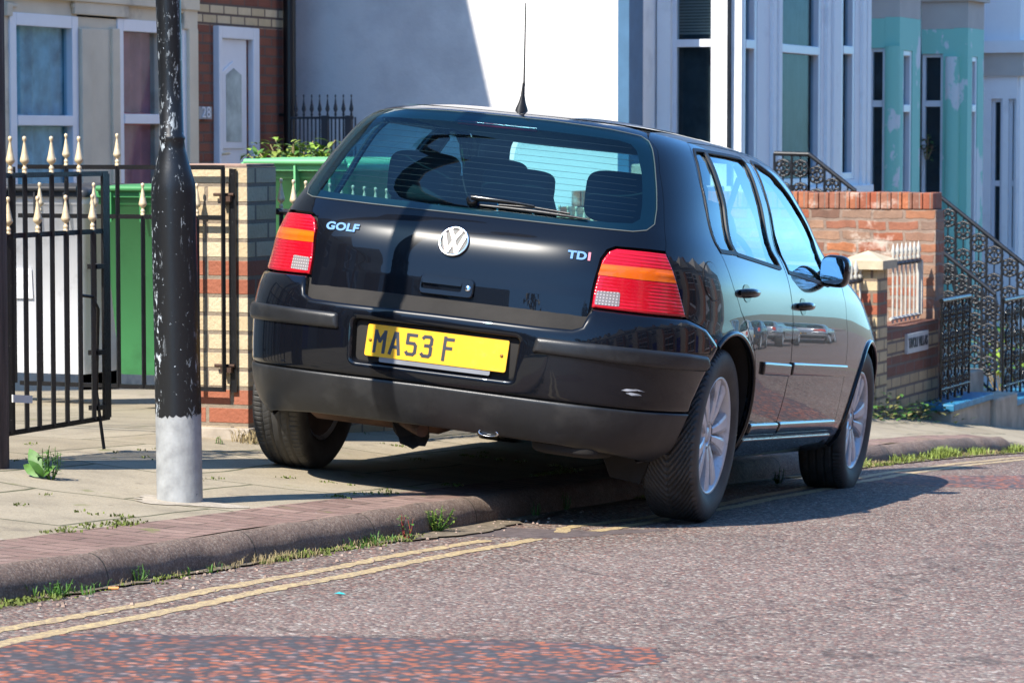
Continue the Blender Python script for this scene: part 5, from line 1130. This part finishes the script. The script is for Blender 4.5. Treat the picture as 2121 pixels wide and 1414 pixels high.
mb = MB(); mb.box((BX,32.5,zY(2080,110,32.6)),(X4+.1,36,zY(2080,85,32.6))); mb.box((BX,32.62,zY(2080,85,32.6)),(X4,36,EV2)); mb.build('upper_bay', M_white, h4)
windowY(2052,205,2076,520,32.6,h4,380); windowY(2088,205,2104,520,32.6,h4,380); window1(2122,165,2150,560,None,330,X=X4,parent=h4,fw=.05)
# railing against the gable, in front of it
Yr = 21.9
rg_ = thing('side_railing', 'thin dark spiked railing against the shaded white gable', 'railing', (pY(640,Yr).x,Yr,-1))
def sp_bar(mb, x, z0, z1, spear):
    mb.tube([(x,Yr,z0),(x,Yr,z1)], .007, 5, False)
    if spear: mb.lathe([(.004,0),(.012,.02),(.007,.035),(.019,.06),(.010,.10),(.003,.15),(.007,.155),(.007,.17),(0,.175)], Matrix.Translation((x,Yr,z1)), 6)
mb = MB(); mb.box((pY(601,Yr).x,Yr-.01,zY(640,247,Yr)),(pY(732,Yr).x,Yr+.01,zY(640,242,Yr))); mb.build('top_rail', M_irond, rg_)
for i in range(17):
    u = 605+i*8.2
    if 666 < u < 676: continue
    mb = MB(); sp_bar(mb, pY(u,Yr).x, -1.5, zY(640,243,Yr), i%2 == 1); mb.build('bar', M_irond, rg_)
for u, w_ in ((676,.03),(725,.03)):
    mb = MB(); mb.box((pY(u,Yr).x-w_,Yr-.03,-1.5),(pY(u,Yr).x+w_*.6,Yr+.02,zY(640,240,Yr))); mb.build('post', M_irond, rg_)
# ---------------------------------------------------------------- tall red brick wall and low banded wall
WX, WY = -5.6, 21.2
M_old = brick('old_red_brick', (.50,.15,.06), (.27,.15,.10), (.36,.26,.20), zoff=.02, bh=.0765, ms=.012, uneven=.05, stain=.6, white=(.60,.52,.44), multi=[(0,(.24,.13,.09)),(.2,(.46,.13,.055)),(.45,(.36,.18,.12)),(.6,(.55,.20,.08)),(.8,(.30,.20,.15)),(1,(.50,.28,.17))])
M_oldtop = brick('old_brick_coping', (.4,.1,.05), (.3,.1,.05), (.30,.24,.20), bw=.0755, bh=.6, ms=.004, stain=.6, white=(.60,.52,.44), zoff=-.3, multi=[(0,(.26,.13,.09)),(.2,(.46,.12,.055)),(.5,(.36,.17,.11)),(.75,(.54,.18,.08)),(1,(.48,.27,.18))])
tw = thing('brick_wall', 'tall old red brick wall with patchy whitewash behind the car bonnet', 'wall', (WX,WY,gz(WX,WY)))
xr = pY(1940,WY).x; zt_ = zY(1900,402,WY); mb = MB(); zcut = zY(1700,405,WY)
mb.box((BX+.02,WY,-2.4),(xr,WY+.23,zt_-.109)); mb.build('brickwork', M_old, tw, bevel=.006)
mb = MB(); x = xr-.02; k = 0
while x > -8.3:
    w_ = .068+.004*rng.random(); mb.box((x-w_,WY-.004-.006*rng.random(),zt_-.105),(x,WY+.234,zt_+.004+.008*rng.random())); x -= w_+.0045
mb.build('coping_bricks', M_oldtop, tw, bevel=.008)
lw = thing('garden_wall', 'low banded brick garden wall with a name plate, at the foot of the tall brick wall', 'garden wall', (WX,18,gz(WX,18)))
def zl(v, u=1868): return zX(u, v, WX)
zb1 = zl(750); c_ = .0765
M_band = brick('banded_wall_brick', (.50,.36,.20), (.58,.43,.25), (.20,.15,.12), [(zl(776),zl(734)),(zl(699),5)], (.20,.085,.055), (.25,.10,.065), zoff=zl(776), bh=c_, stain=.35)
ya, yb = 15.2, WY; mb = MB(); zc = zl(676); mb.box((WX-.23,ya,-2.5),(WX,yb,zc)); mb.build('brickwork', M_band, lw)
gp_ = thing('gate_pillar', 'cream and red brick pillar with a stone cap on the low wall beyond the bonnet', 'gate pillar', (WX,18,zl(800)))
pya = onX(1817,640,WX+.012).y; pyb = onX(1838,640,WX+.012).y
pxl = onY(1757,640,pya).x
M_pil2 = brick('pillar_brick', (.60,.46,.26), (.66,.52,.32), (.24,.18,.13), [(zX(1826,652,WX),zX(1826,601,WX))], (.42,.12,.06), (.36,.11,.06), zoff=zX(1826,652,WX), bh=c_, stain=.3)
zt2 = zX(1826,556,WX); mb = MB(); mb.box((pxl,pya,-2.4),(WX+.012,pyb,zt2)); mb.build('shaft', M_pil2, gp_, bevel=.004)
mb = MB(); a = .05; x0_, x1_, y0_, y1_ = pxl-a, WX+.012+a, pya-a, pyb+a; z0_ = zt2; h_ = .055
mb.hexa([(x0_,y0_,z0_),(x1_,y0_,z0_),(x1_,y1_,z0_),(x0_,y1_,z0_),(x0_,y0_,z0_+h_),(x1_,y0_,z0_+h_),(x1_,y1_,z0_+h_),(x0_,y1_,z0_+h_)])
mb.add([(x0_,y0_,z0_+h_),(x1_,y0_,z0_+h_),(x1_,y1_,z0_+h_),(x0_,y1_,z0_+h_),((x0_+x1_)/2,(y0_+y1_)/2,z0_+h_+.06)], [(0,1,4),(1,2,4),(2,3,4),(3,0,4)])
mb.build('cap', Mt('sandstone_cap', (.50,.42,.29), .9, var=.2, vs=8, bmp=.5, bs=50), gp_)
# iron panels on the low wall; sunlight on bars put into pale colour
M_wrail = Mt('sunlit_iron_tone', (.50,.49,.44), .5, var=.2, vs=20)
def wpanel(label, u0, u1, zt_v, zb_v, white):
    ya, yb = onX(u0,600,WX-.1).y, onX(u1,600,WX-.1).y; X = WX-.10; g = thing('wall_railing', label, 'railing', (X,ya,zX(u0,zb_v,X)))
    za, zc_ = zX((u0+u1)/2,zt_v,X), zX((u0+u1)/2,zb_v,X)
    mb = MB(); bar(mb, (X,ya,za), (X,yb,za), .012); mb.build('top_rail', M_irond, g); mb = MB(); bar(mb, (X,ya,zc_), (X,yb,zc_), .010); mb.build('bottom_rail', M_wrail, g)
    mb = MB(); mb.box((X-.02,yb-.03,zc_),(X+.02,yb,za)); mb.build('post', M_wrail, g)
    n = max(3, int((yb-ya)/.1))
    for k in range(n):
        y = ya+(k+.5)*(yb-ya)/n; mb = MB(); mb.tube([(X,y,zc_-.03),(X,y,za)], .0075, 6, False); mb.lathe([(.006,0),(.018,.02),(.008,.04),(.020,.06),(.011,.09),(.004,.12),(0,.125)], Matrix.Translation((X,y,za+.01)), 6); mb.build('bar', M_wrail, g)
wpanel('dark iron railing panel, its bars coloured pale as if sunlit, between the capped pillar and the tall brick wall', 1845, 1906, 543, 655, True)
wpanel('dark iron railing panel, its bars coloured pale as if sunlit, on the low wall just left of the capped pillar', 1730, 1804, 583, 690, True)
mb = MB(); sy0, sy1 = onX(1874,700,WX).y, onX(1917,700,WX).y; sz0, sz1 = zX(1895,728,WX), zX(1895,688,WX); mb.box((WX,sy0,sz0),(WX+.02,sy1,sz1))
sgn = mb.build('name_plate', Mt('sign_white', (.48,.47,.46), .5, var=.1, vs=20), None); tag(sgn, 'small white name plate with dark lettering on the low banded wall', 'sign')
sw = sy1-sy0; TM = Matrix(((0,0,1,0),(1,0,0,0),(0,1,0,0),(0,0,0,1)))
text_mesh('TIVOLI VILLAS', (sz1-sz0)*.72, Matrix.Translation((WX+.022,(sy0+sy1)/2,(sz0+sz1)/2)) @ TM, Mt('sign_black',(.02,.02,.025),.5), 'lettering', sgn, False, .002, sx=sw/((sz1-sz0)*.72*7.3), bold=.002)
# ---------------------------------------------------------------- steps and ornate ironwork past the brick wall
M_shiny = Mt('glossy_black_iron', (.008,.009,.010), .16, var=.2, vs=20, bmp=.9, bs=70)
M_bluecop = Mt('blue_painted_coping', (.03,.19,.34), .5, var=.25, vs=12, bmp=.3)
M_step = Mt('worn_sandstone_steps', (.42,.36,.28), .9, var=.25, vs=6, bmp=.4)
KX = -5.5
def ornate(name, label, q, n, h, rails=True, parent_cat='railing', mat=None, rr_=.060, rows=(.2,.45,.7,.9)):
    """q(t) base point of the panel, height h upward; alternating bars and cast roses"""
    g = thing(name, label, parent_cat, q(0)); mat = mat or M_shiny; dx = (q(1)-q(0)); axn = 0 if abs(dx.y) > abs(dx.x) else 1
    for nm, hh in (('handrail',h),('lower_rail',.08)):
        mb = MB(); mb.tube([q(t)+Vector((0,0,hh)) for t in lin(0,1,8)], .017 if nm == 'handrail' else .010, 8); mb.build(nm, mat, g)
    for k in range(n+1):
        t = k/n; b = q(t); mb = MB(); mb.tube([b,b+Vector((0,0,h))], .010, 6, False)
        o = mb.build('bar', mat, g)
        if k < n:
            c = q(t+.5/n); mb = MB()
            for r in rows:
                z = Vector((0,0,h*r)); mb.ring(c+z, rr_, .009, 0 if axn == 0 else 1, 12); mb.ring(c+z, rr_*.5, .008, 0 if axn == 0 else 1, 8)
                for a in range(4):
                    aa = a*math.pi/2+.78; v2 = Vector((0,math.cos(aa),math.sin(aa))) if axn == 0 else Vector((math.cos(aa),0,math.sin(aa)))
                    mb.ring(c+z+v2*rr_*.72, rr_*.32, .010, 0 if axn == 0 else 1, 7)
            mb.tube([c+Vector((0,0,.02)),c+Vector((0,0,h))], .006, 5, False); mb.build('cast_rose', mat, g)
    return g
# street-side panels
ka, kb = onX(1950,620,KX).y, onX(2008,620,KX).y; zk0, zk1 = zX(1979,822,KX), zX(1979,618,KX)
ornate('ornate_railing', 'glossy black cast-iron railing on the blue coping beside the tall brick wall', lambda t: Vector((KX,ka+(kb-ka)*t,zk0)), 4, zk1-zk0, rows=(.15,.38,.61,.84))
kc, kd = onX(2078,620,KX).y, onX(2200,620,KX).y; zk2, zk3 = zX(2100,815,KX), zX(2100,618,KX)
ornate('ornate_railing', 'glossy black cast-iron railing on the blue coping at the right edge', lambda t: Vector((KX,kc+(kd-kc)*t,zk2)), 7, zk3-zk2, rows=(.15,.38,.61,.84))
for (a, b2, v0, lab) in ((ka-.1,kb+.25,zk0,'blue painted coping wall under the first ornate railing'),(kc-.1,kd,zk2,'blue painted coping wall under the ornate railing at the right edge')):
    t = thing('coping_wall', lab, 'wall', (KX,a,v0-.4)); mb = MB(); mb.box((KX-.16,a,v0-.06),(KX+.12,b2,v0-.01)); mb.build('coping', M_bluecop, t, bevel=.01); mb = MB(); mb.box((KX-.12,a,v0-.9),(KX+.10,b2-.02,v0-.06)); mb.build('plinth', M_step, t)
# steps: sandstone treads from the pavement up to the doors
def steps(label, Y0, Y1, xa, n, z0, rise, run):
    t = thing('stone_steps', label, 'steps', (xa,Y0,z0))
    for k in range(n): mb = MB(); mb.box((xa-(k+1)*run,Y0,z0-1),(xa-k*run+.02,Y1,z0+rise*(k+1))); mb.build('step', M_step, t, bevel=.02)
steps('worn sandstone steps climbing from the pavement between the black railings', kb+.25, kc-.1, KX+.12, 11, zX(2040,838,KX)-.1, .165, .25)
def stair_rail(label, Y, ua, va, ub, vb, h, n, rows, mat=M_irond):
    A, B2 = onY(ua,va,Y), onY(ub,vb,Y); return ornate('stair_railing', label, lambda t: A+(B2-A)*t-Vector((0,0,h)), n, h, rows=rows, mat=mat, rr_=.066)
M_ironm = Mt('black_stair_iron', (.012,.014,.018), .4, var=.3)
stair_rail('black ornate stair handrail descending right of the tall brick wall', 23.6, 1948, 408, 2140, 562, .95, 6, (.2,.42,.66,.88), M_ironm)
stair_rail('second black ornate stair handrail, lower and nearer, behind the street railing', 22.6, 1950, 520, 2062, 610, .80, 4, (.3,.6,.85), M_ironm)
A, B2 = onY(1604,318,22.3), onY(1676,320,22.3); C2 = onY(1772,396,22.3)
ornate('stair_railing', 'black ornate handrail showing above the brick wall in front of the white bay', lambda t: (A+(B2-A)*t-Vector((0,0,.42))), 2, .42, rows=(.35,.75), mat=M_ironm, rr_=.06)
ornate('stair_railing', 'sloping black handrail dropping behind the top of the brick wall', lambda t: (B2+(C2-B2)*t-Vector((0,0,.42))), 3, .42, rows=(.35,.75), mat=M_ironm, rr_=.06)
# path/forecourt ground beyond
# ---------------------------------------------------------------- plants
M_leaf = Mt('weed_leaf', (.06,.15,.02), .55, var=.4, vs=30); M_leaf2 = Mt('yellow_green_leaf', (.20,.26,.045), .6, var=.4, vs=30)
M_moss = Mt('moss', (.12,.15,.03), .95, var=.5, vs=50, bmp=.8, bs=200); M_dry = Mt('dry_stems', (.32,.25,.13), .9, var=.3, vs=30); M_redstem = Mt('red_stem', (.30,.05,.04), .6)
def leafq(mb, p, d, up, L, W, curl=.3): # pointed leaf of 2x3 quads
    d = d.normalized(); s = d.cross(up).normalized(); n = s.cross(d); vs = []
    for t, w_ in ((0,.12),(.3,.85),(.62,1),(.85,.55),(1,.03)):
        c = p+d*L*t+n*(-curl*L*t*t); vs += [c-s*W*w_/2+n*.1*W*w_, c, c+s*W*w_/2+n*.1*W*w_]
    fs = [];
    for i in range(4): fs += [(i*3,i*3+1,i*3+4,i*3+3),(i*3+1,i*3+2,i*3+5,i*3+4)]
    mb.add(vs, fs, True)
def blade(mb, p, h, w_, rg):
    a = rg.random()*6.28; l = Vector((math.cos(a),math.sin(a),0))*h*rg.uniform(.2,.9); s = Vector((-math.sin(a),math.cos(a),0))*w_/2
    q = p+l*.35+Vector((0,0,h*.65)); e = p+l+Vector((0,0,h*.9)); mb.add([p-s,p+s,q+s*.8,q-s*.8,e], [(0,1,2,3),(3,2,4)])
def tuft(mb, p, r, n, h, rg, w_=.004):
    for _ in range(n): a = rg.random()*6.28; q = r*rg.random()**.6; blade(mb, Vector((p[0]+q*math.cos(a), p[1]+q*math.sin(a), p[2])), h*rg.uniform(.4,1.1), w_, rg)
rg = random.Random(11)
# gutter growth along the kerb foot: moss, grass and dry bits that nobody could count
def gutter(name, mat, n, hmax, seed, w_=.004, zones=((4.8,9.6),(11.8,12.6),(14.6,18.6)), hfun=None):
    r2 = random.Random(seed); mb = MB()
    for _ in range(n):
        z0_, z1_ = r2.choice(zones); y = r2.uniform(z0_,z1_)
        k = .5+.5*math.sin(y*5.1+seed)*math.sin(y*2.3+1.3)
        if r2.random() > .04+k**1.8: continue
        x = kx(y)+abs(r2.gauss(0,.035)); tuft(mb, (x,y,rz(y)+.004), .02, 7, hmax*(.4+.8*k), r2, w_)
    return tag(mb.build(name, mat), kind='stuff')
gutter('gutter_grass', M_leaf, 75, .04, 1, zones=((6.9,7.3),(7.75,8.05),(8.9,9.2))); gutter('gutter_moss', M_moss, 2600, .011, 2, .007); gutter('gutter_straw', M_dry, 1500, .026, 3, .002); gutter('gutter_sprigs', M_leaf2, 260, .02, 8, .003)
gutter('grass', M_leaf2, 600, .06, 5, .005, zones=((14.6,19.0),))
r2 = random.Random(9); mb = MB()
for _ in range(560): # grass in the paving joints
    k = r2.random()
    if k < .5: x = -4.62-.04*r2.random()+.03*math.sin(_); y = r2.uniform(7,13)
    elif k < .8: y = r2.choice([7.42,8.34,9.26,10.18,11.1,12.02])+r2.gauss(0,.01); x = r2.uniform(-6.2,-4.7)
    else: x = r2.choice([-5.2,-5.8])+r2.gauss(0,.01); y = r2.uniform(7,14)
    if math.sin(x*9+y*7)+math.sin(y*3.3) < .35: continue
    tuft(mb, (x,y,gz(x,y)), .03, 8, .010, r2, .006)
tag(mb.build('joint_moss', M_moss), kind='stuff')
def weed(label, x, y, z, h, n, mat, seed, leafw=.3, stem=M_leaf, big=0, spread=1.):
    r3 = random.Random(seed); t = thing('weed', label, 'weed', (x,y,z)); st = MB(); lf_ = MB()
    for i in range(n):
        a = 6.28*i/n+r3.random(); top = Vector((x+math.cos(a)*h*.45*spread*r3.random(), y+math.sin(a)*h*.45*spread*r3.random(), z+h*r3.uniform(.55,1)))
        b = Vector((x+math.cos(a)*.01,y+math.sin(a)*.01,z)); mid = (b+top)/2+Vector((math.cos(a),math.sin(a),0))*h*.08
        st.tube([b,mid,top], [.0022,.0018,.001], 4, False)
        for k in range(7):
            s = r3.uniform(.1,1); p_ = b.lerp(mid,s*2) if s < .5 else mid.lerp(top,s*2-1); aa = r3.random()*6.28
            leafq(lf_, p_, Vector((math.cos(aa),math.sin(aa),r3.uniform(.1,.8))), Vector((0,0,1)), h*r3.uniform(.12,.24), h*.07*leafw/.3, .4)
    for i in range(big): a = 2.6+i*.9; leafq(lf_, Vector((x,y,z+.01)), Vector((math.cos(a),math.sin(a)-.4,1.0)), Vector((0,-1,.3)), h*.75, h*.32, .25)
    st.build('stems', stem, t); lf_.build('leaves', mat, t); return t
def gp(u, v, pav): q = G(u, v, pav); return q
q = gp(105,992,True); weed('leafy green weed sprouting between the paving flags near the timber pole', q.x, q.y, gz(q.x,q.y), .12, 12, M_leaf, 21)
mb = MB(); 
w1 = [o for o in COL.objects if o.name.startswith('weed')][0]
for d, up_, L_ in (((-.5,-.1,.95),(.6,-1,.1),.11),((-.9,-.2,.5),(-.2,-1,.5),.09),((-.2,-.4,.7),(.9,-.4,.2),.07),((.4,-.3,.5),(.2,-1,.9),.06)): leafq(mb, Vector((q.x-.015,q.y-.02,gz(q.x,q.y)+.01)), Vector(d), Vector(up_), L_, L_*.42, .45)
mb.build('broad_leaf', M_leaf, w1)
def kw(label, u, v, h, n, mat, seed, **k):
    q = G(u, v); x = max(q.x,kx(q.y)+.005); weed(label, x, q.y, rz(q.y)+.004, h, n, mat, seed, **k)
kw('small red-stemmed weed at the foot of the kerb', 841, 1118, .085, 5, M_leaf, 31, stem=M_redstem, leafw=.5)
kw('bushy pale green weed at the foot of the kerb', 905, 1103, .085, 26, M_leaf2, 32, spread=1.9)
kw('feathery bright green weed by the kerb in front of the rear wheel', 1168, 1058, .075, 9, M_leaf, 33)
kw('low spiky green weed on the kerb foot beside the feathery one', 1110, 1070, .05, 7, M_leaf, 34)
kw('leafy dock weed at the kerb between the wheels', 1612, 1003, .07, 8, M_leaf, 35, leafw=.6)
kw('wide green weed at the foot of the kerb, lower left', 120, 1240, .05, 10, M_leaf, 36, spread=1.8)
kw('trailing green weed under the kerb, left of the mossy stretch', 270, 1205, .05, 10, M_leaf, 37, spread=1.8)
q = gp(455,893,True)
weed('tiny weed rooted at the base of the brick pillar', onX(458,895,GX+.02).x, onX(458,895,GX+.02).y-.02, gz(GX,PY)+.0, .05, 5, M_leaf2, 38, leafw=.6)
# dry clump behind the rear wheel
qq = onX(520,905,GX+.05); mb = MB(); tuft(mb, (qq.x,qq.y,gz(qq.x,qq.y)), .08, 90, .07, rg, .004); tag(mb.build('dry_grass_clump', M_dry), 'dry straw-coloured grass clump at the pillar foot behind the tyre', 'grass clump')
# weeds along the low wall
mb = MB(); mb2 = MB()
for _ in range(700):
    y = rg.uniform(17.0,21.2); x = WX+.03+abs(rg.gauss(0,.10)); h = .20*(.4+.6*abs(math.sin(y*3.1)))*rg.uniform(.4,1); a = rg.random()*6.28
    leafq(mb if rg.random() < .55 else mb2, Vector((x,y,gz(x,y)+h*rg.random())), Vector((math.cos(a),math.sin(a),rg.uniform(0,.8))), Vector((0,0,1)), .05, .025)
tag(mb.build('wall_foot_weeds', M_leaf), kind='stuff'); tag(mb2.build('wall_foot_dry_weeds', Mt('olive_leaf',(.18,.17,.05),.8,var=.4)), kind='stuff')
# shrub behind the big bin
def shrub(label, c, s, n, lw, mats, seed, name='shrub', cat='shrub', ll=.10):
    r3 = random.Random(seed); t = thing(name, label, cat, (c[0],c[1],c[2]-s[2])); ms = [MB() for _ in mats]; st = MB()
    for i in range(n):
        v = Vector((r3.gauss(0,1),r3.gauss(0,1),r3.gauss(0,1))).normalized()*r3.random()**.4; lump = 1+.25*math.sin(v.x*5+seed)*math.cos(v.y*4)
        p_ = Vector((c[0]+v.x*s[0]*lump, c[1]+v.y*s[1]*lump, c[2]+v.z*s[2]*lump)); a = r3.random()*6.28
        leafq(ms[r3.randrange(len(mats))], p_, Vector((math.cos(a),math.sin(a),r3.uniform(-.4,.8))), Vector((0,0,1)), ll*r3.uniform(.6,1.2), lw, .4)
        if i%12 == 0: st.tube([(c[0]+v.x*s[0]*.3,c[1]+v.y*s[1]*.3,c[2]-s[2]), p_], .004, 4, False)
    st.build('stems', M_dry, t); [m_.build('leaves', mm_, t) for m_, mm_ in zip(ms, mats)]; return t
M_bright = Mt('pale_green_leaf', (.22,.34,.04), .5, var=.35, vs=12)  # yellower, paler green, mixed at random with the other leaves
c = onY(618,338,15.2); shrub('leafy green shrub showing above the big green bin', (c.x,c.y,c.z), (.30,.2,.13), 650, .028, [M_bright,M_leaf,M_leaf2], 5, ll=.065)
c = onY(1915,305,30.05); fl = shrub('dried flower bunch in the turquoise house window', (c.x,30.12,c.z), (.10,.04,.12), 60, .03, [Mt('dried_flower',(.25,.12,.07),.8),M_leaf], 6, 'flower_bunch', 'flowers', .05)
c = onX(2075,745,-6.2); shrub('small green shrub behind the black street railing by the steps', (c.x,c.y,c.z), (.25,.2,.25), 120, .05, [M_leaf,M_bright], 8)
# litter
q = G(706,1232); mb = MB(); mb.add([(q.x-.020,q.y,rz(q.y)+.004),(q.x+.018,q.y-.005,rz(q.y)+.004),(q.x+.006,q.y+.004,rz(q.y)+.006),(q.x-.012,q.y+.03,rz(q.y)+.004),(q.x+.010,q.y+.05,rz(q.y)+.008),(q.x-.010,q.y+.012,rz(q.y)+.007)], [(0,1,2,5),(0,5,3),(3,5,4)]); tag(mb.build('litter', Mt('teal_plastic',(.03,.40,.42),.4)), 'torn teal plastic scrap on the road', 'litter')
q = G(236,1222); mb = MB(); mb.tube([(q.x-.012,q.y-.008,rz(q.y)+.006),(q.x+.012,q.y+.004,rz(q.y)+.006)], .0045, 8); tag(mb.build('litter', Mt('orange_filter',(.65,.30,.10),.8)), 'orange cigarette end in the gutter', 'litter')
mb = MB(); r4 = random.Random(4)
for _ in range(150):
    y = r4.uniform(5,11); x = kx(y)+.01+abs(r4.gauss(0,.12)); s = r4.uniform(.002,.006); z = rz(y)+.006
    mb.hexa([(x-s,y-s,z-s*.5),(x+s,y-s*.7,z-s*.5),(x+s*.8,y+s,z-s*.5),(x-s,y+s,z-s*.5),(x-s*.6,y-s*.6,z+s*.5),(x+s*.6,y-s*.5,z+s*.6),(x+s*.5,y+s*.6,z+s*.4),(x-s*.5,y+s*.5,z+s*.5)])
tag(mb.build('gravel', Mt('stone_chips',(.33,.24,.19),.9,var=.5,vs=40)), kind='stuff')
# ---------------------------------------------------------------- across the street: what the car body mirrors
M_oppw = Mt('pale_opposite_render', (.50,.45,.38), .85, var=.08, vs=1.5); M_oppb = brick('opposite_brick', (.24,.08,.05), (.30,.10,.06), (.2,.15,.12)); M_win = Mt('dark_window', (.03,.04,.05), .1)
oh = thing('terraced_house', 'gabled terraced house across the street', 'house', (9.5,0,0), 'houses across the street')
W_ = 7.0; Xo = 9.5
mb = MB(); mb.box((Xo,0,-6),(Xo+8,W_,6.0)); mb.add([(Xo,0,6),(Xo,W_*.55,6),(Xo,W_*.275,8.6),(Xo+4,0,6),(Xo+4,W_*.55,6),(Xo+4,W_*.275,8.6)], [(0,1,2),(0,2,5,3),(1,4,5,2)]); mb.build('wall', M_oppw, oh)
mb = MB(); mb.box((Xo-.7,.5,-6),(Xo,W_*.5,5.2)); mb.build('bay', M_oppb, oh)
mb = MB(); mb.add([(Xo-.2,0,5.9),(Xo-.2,W_,5.9),(Xo+4,W_,9),(Xo+4,0,9),(Xo+8,0,5.9),(Xo+8,W_,5.9)], [(0,1,2,3),(3,2,5,4)]); mb.build('roof', M_slate, oh)
for (ya_,yb_,za_,zb_,xx) in ((.9,1.5,.6,2.4,-.71),(1.8,3.0,.6,2.4,-.71),(.9,1.5,3.4,5,-.71),(1.8,3.0,3.4,5,-.71),(4.6,5.8,3.4,4.9,-.01)):
    mb = MB(); mb.box((Xo+xx-.02,ya_,za_),(Xo+xx,yb_,zb_)); wf = mb.build('window', M_win, oh); mb = MB(); [mb.box((Xo+xx-.05,ya_-.08,z),(Xo+xx-.021,yb_+.08,z+.1)) for z in (za_-.1,zb_,(za_+zb_)/2)]; mb.build('window_frame', M_upvc, wf)
mb = MB(); mb.box((Xo-.03,4.5,-.3),(Xo,5.6,2.0)); mb.build('door', M_blue, oh); mb = MB(); mb.box((Xo+3.5,-.2,8),(Xo+4.6,.6,10.5)); mb.build('chimney', M_oppb, oh)
oh.location.z = 0
lb = ['opposite','second','third']
for k in range(-5,6):
    if k == 0: continue
    c = copy_tree(oh); c.location = (0,0,0); c.matrix_basis = Matrix.Translation((9.5,k*W_,rz(k*W_+3)))
for k in range(11): # the near side up the hill, behind the camera
    c = copy_tree(oh); c.matrix_basis = Matrix.Translation((-10.6,8.4-k*W_,rz(8.4-k*W_)+.6)) @ Matrix.Rotation(math.pi,4,"Z"); tag(c, 'gabled terraced house up the hill on the near side', 'house', 'houses up the hill on the near side')
# cars parked on the far side, seen in the doors' reflections
def paint_copy(loc, rot, mat, label):
    c = copy_tree(car); c.matrix_basis = Matrix.Translation(loc) @ Matrix.Rotation(math.atan(-.06),4,'X') @ Matrix.Rotation(rot,4,'Z'); tag(c, label, 'car', 'cars parked across the street')
    def rec(o):
        for s in o.material_slots:
            if s.material == M_paint: s.link = 'OBJECT'; s.material = mat
        for ch in o.children: rec(ch)
    rec(c); return c
M_silver = paint('silver_car_paint', (.42,.43,.45), .6); M_navy = paint('dark_blue_car_paint', (.01,.02,.06), .2)
M_whitep = paint('white_car_paint', (.75,.75,.75), 0)
for loc, m_, lab in (((3.3,24,rz(24)),M_navy,'dark blue hatchback parked across the street'),((3.3,31,rz(31)),M_silver,'silver hatchback parked across the street'),((3.3,38,rz(38)),M_whitep,'white hatchback parked across the street'),((3.3,52,rz(52)),M_silver,'silver hatchback near the far end of the parked row'),((3.3,45,rz(45)),M_navy,'navy hatchback parked between white and silver ones on the far kerb'),((3.3,60,rz(60)),M_silver,'silver hatchback parked farthest down the far kerb')):
    paint_copy(loc, 0, m_, lab)
# trees up the hill behind the camera, mirrored in the tailgate
def tree(label, x, y, h, seed):
    r3 = random.Random(seed); z = rz(y) if x > -4.4 else gz(x,y); t = thing('tree', label, 'tree', (x,y,z), 'street trees up the hill'); mb = MB(); mb.tube([(x,y,z-.2),(x+.1,y,z+h*.35),(x,y+.2,z+h*.6)], [.22,.17,.10], 10)
    for k in range(6): a = k*1.05; mb.tube([(x+.05,y,z+h*.38),(x+math.cos(a)*h*.2,y+math.sin(a)*h*.2,z+h*.68)], [.09,.03], 6)
    mb.build('trunk', M_wood, t); cr = MB()
    for k in range(9):
        a = r3.random()*6.28; cx, cy, cz = x+math.cos(a)*h*.2*r3.random(), y+math.sin(a)*h*.2*r3.random(), z+h*r3.uniform(.5,.9)
        for _ in range(170):
            v = Vector((r3.gauss(0,1),r3.gauss(0,1),r3.gauss(0,1))).normalized()*r3.random()**.35*h*.17; b = r3.random()*6.28
            leafq(cr, Vector((cx,cy,cz))+v, Vector((math.cos(b),math.sin(b),r3.uniform(-.5,.5))), Vector((0,0,1)), .42, .28, .3)
    cr.build('crown', Mt('dark_foliage',(.035,.07,.02),.6,var=.4), t); return t
tree('broad dark tree on the left pavement up the hill behind the camera', -7.6, -19, 8.0, 1); tree('tall dark tree on the right pavement up the hill behind the camera', 7.2, -24, 8.5, 2); tree('rounded tree farther up the left pavement', -7.4, -34, 8.0, 3)
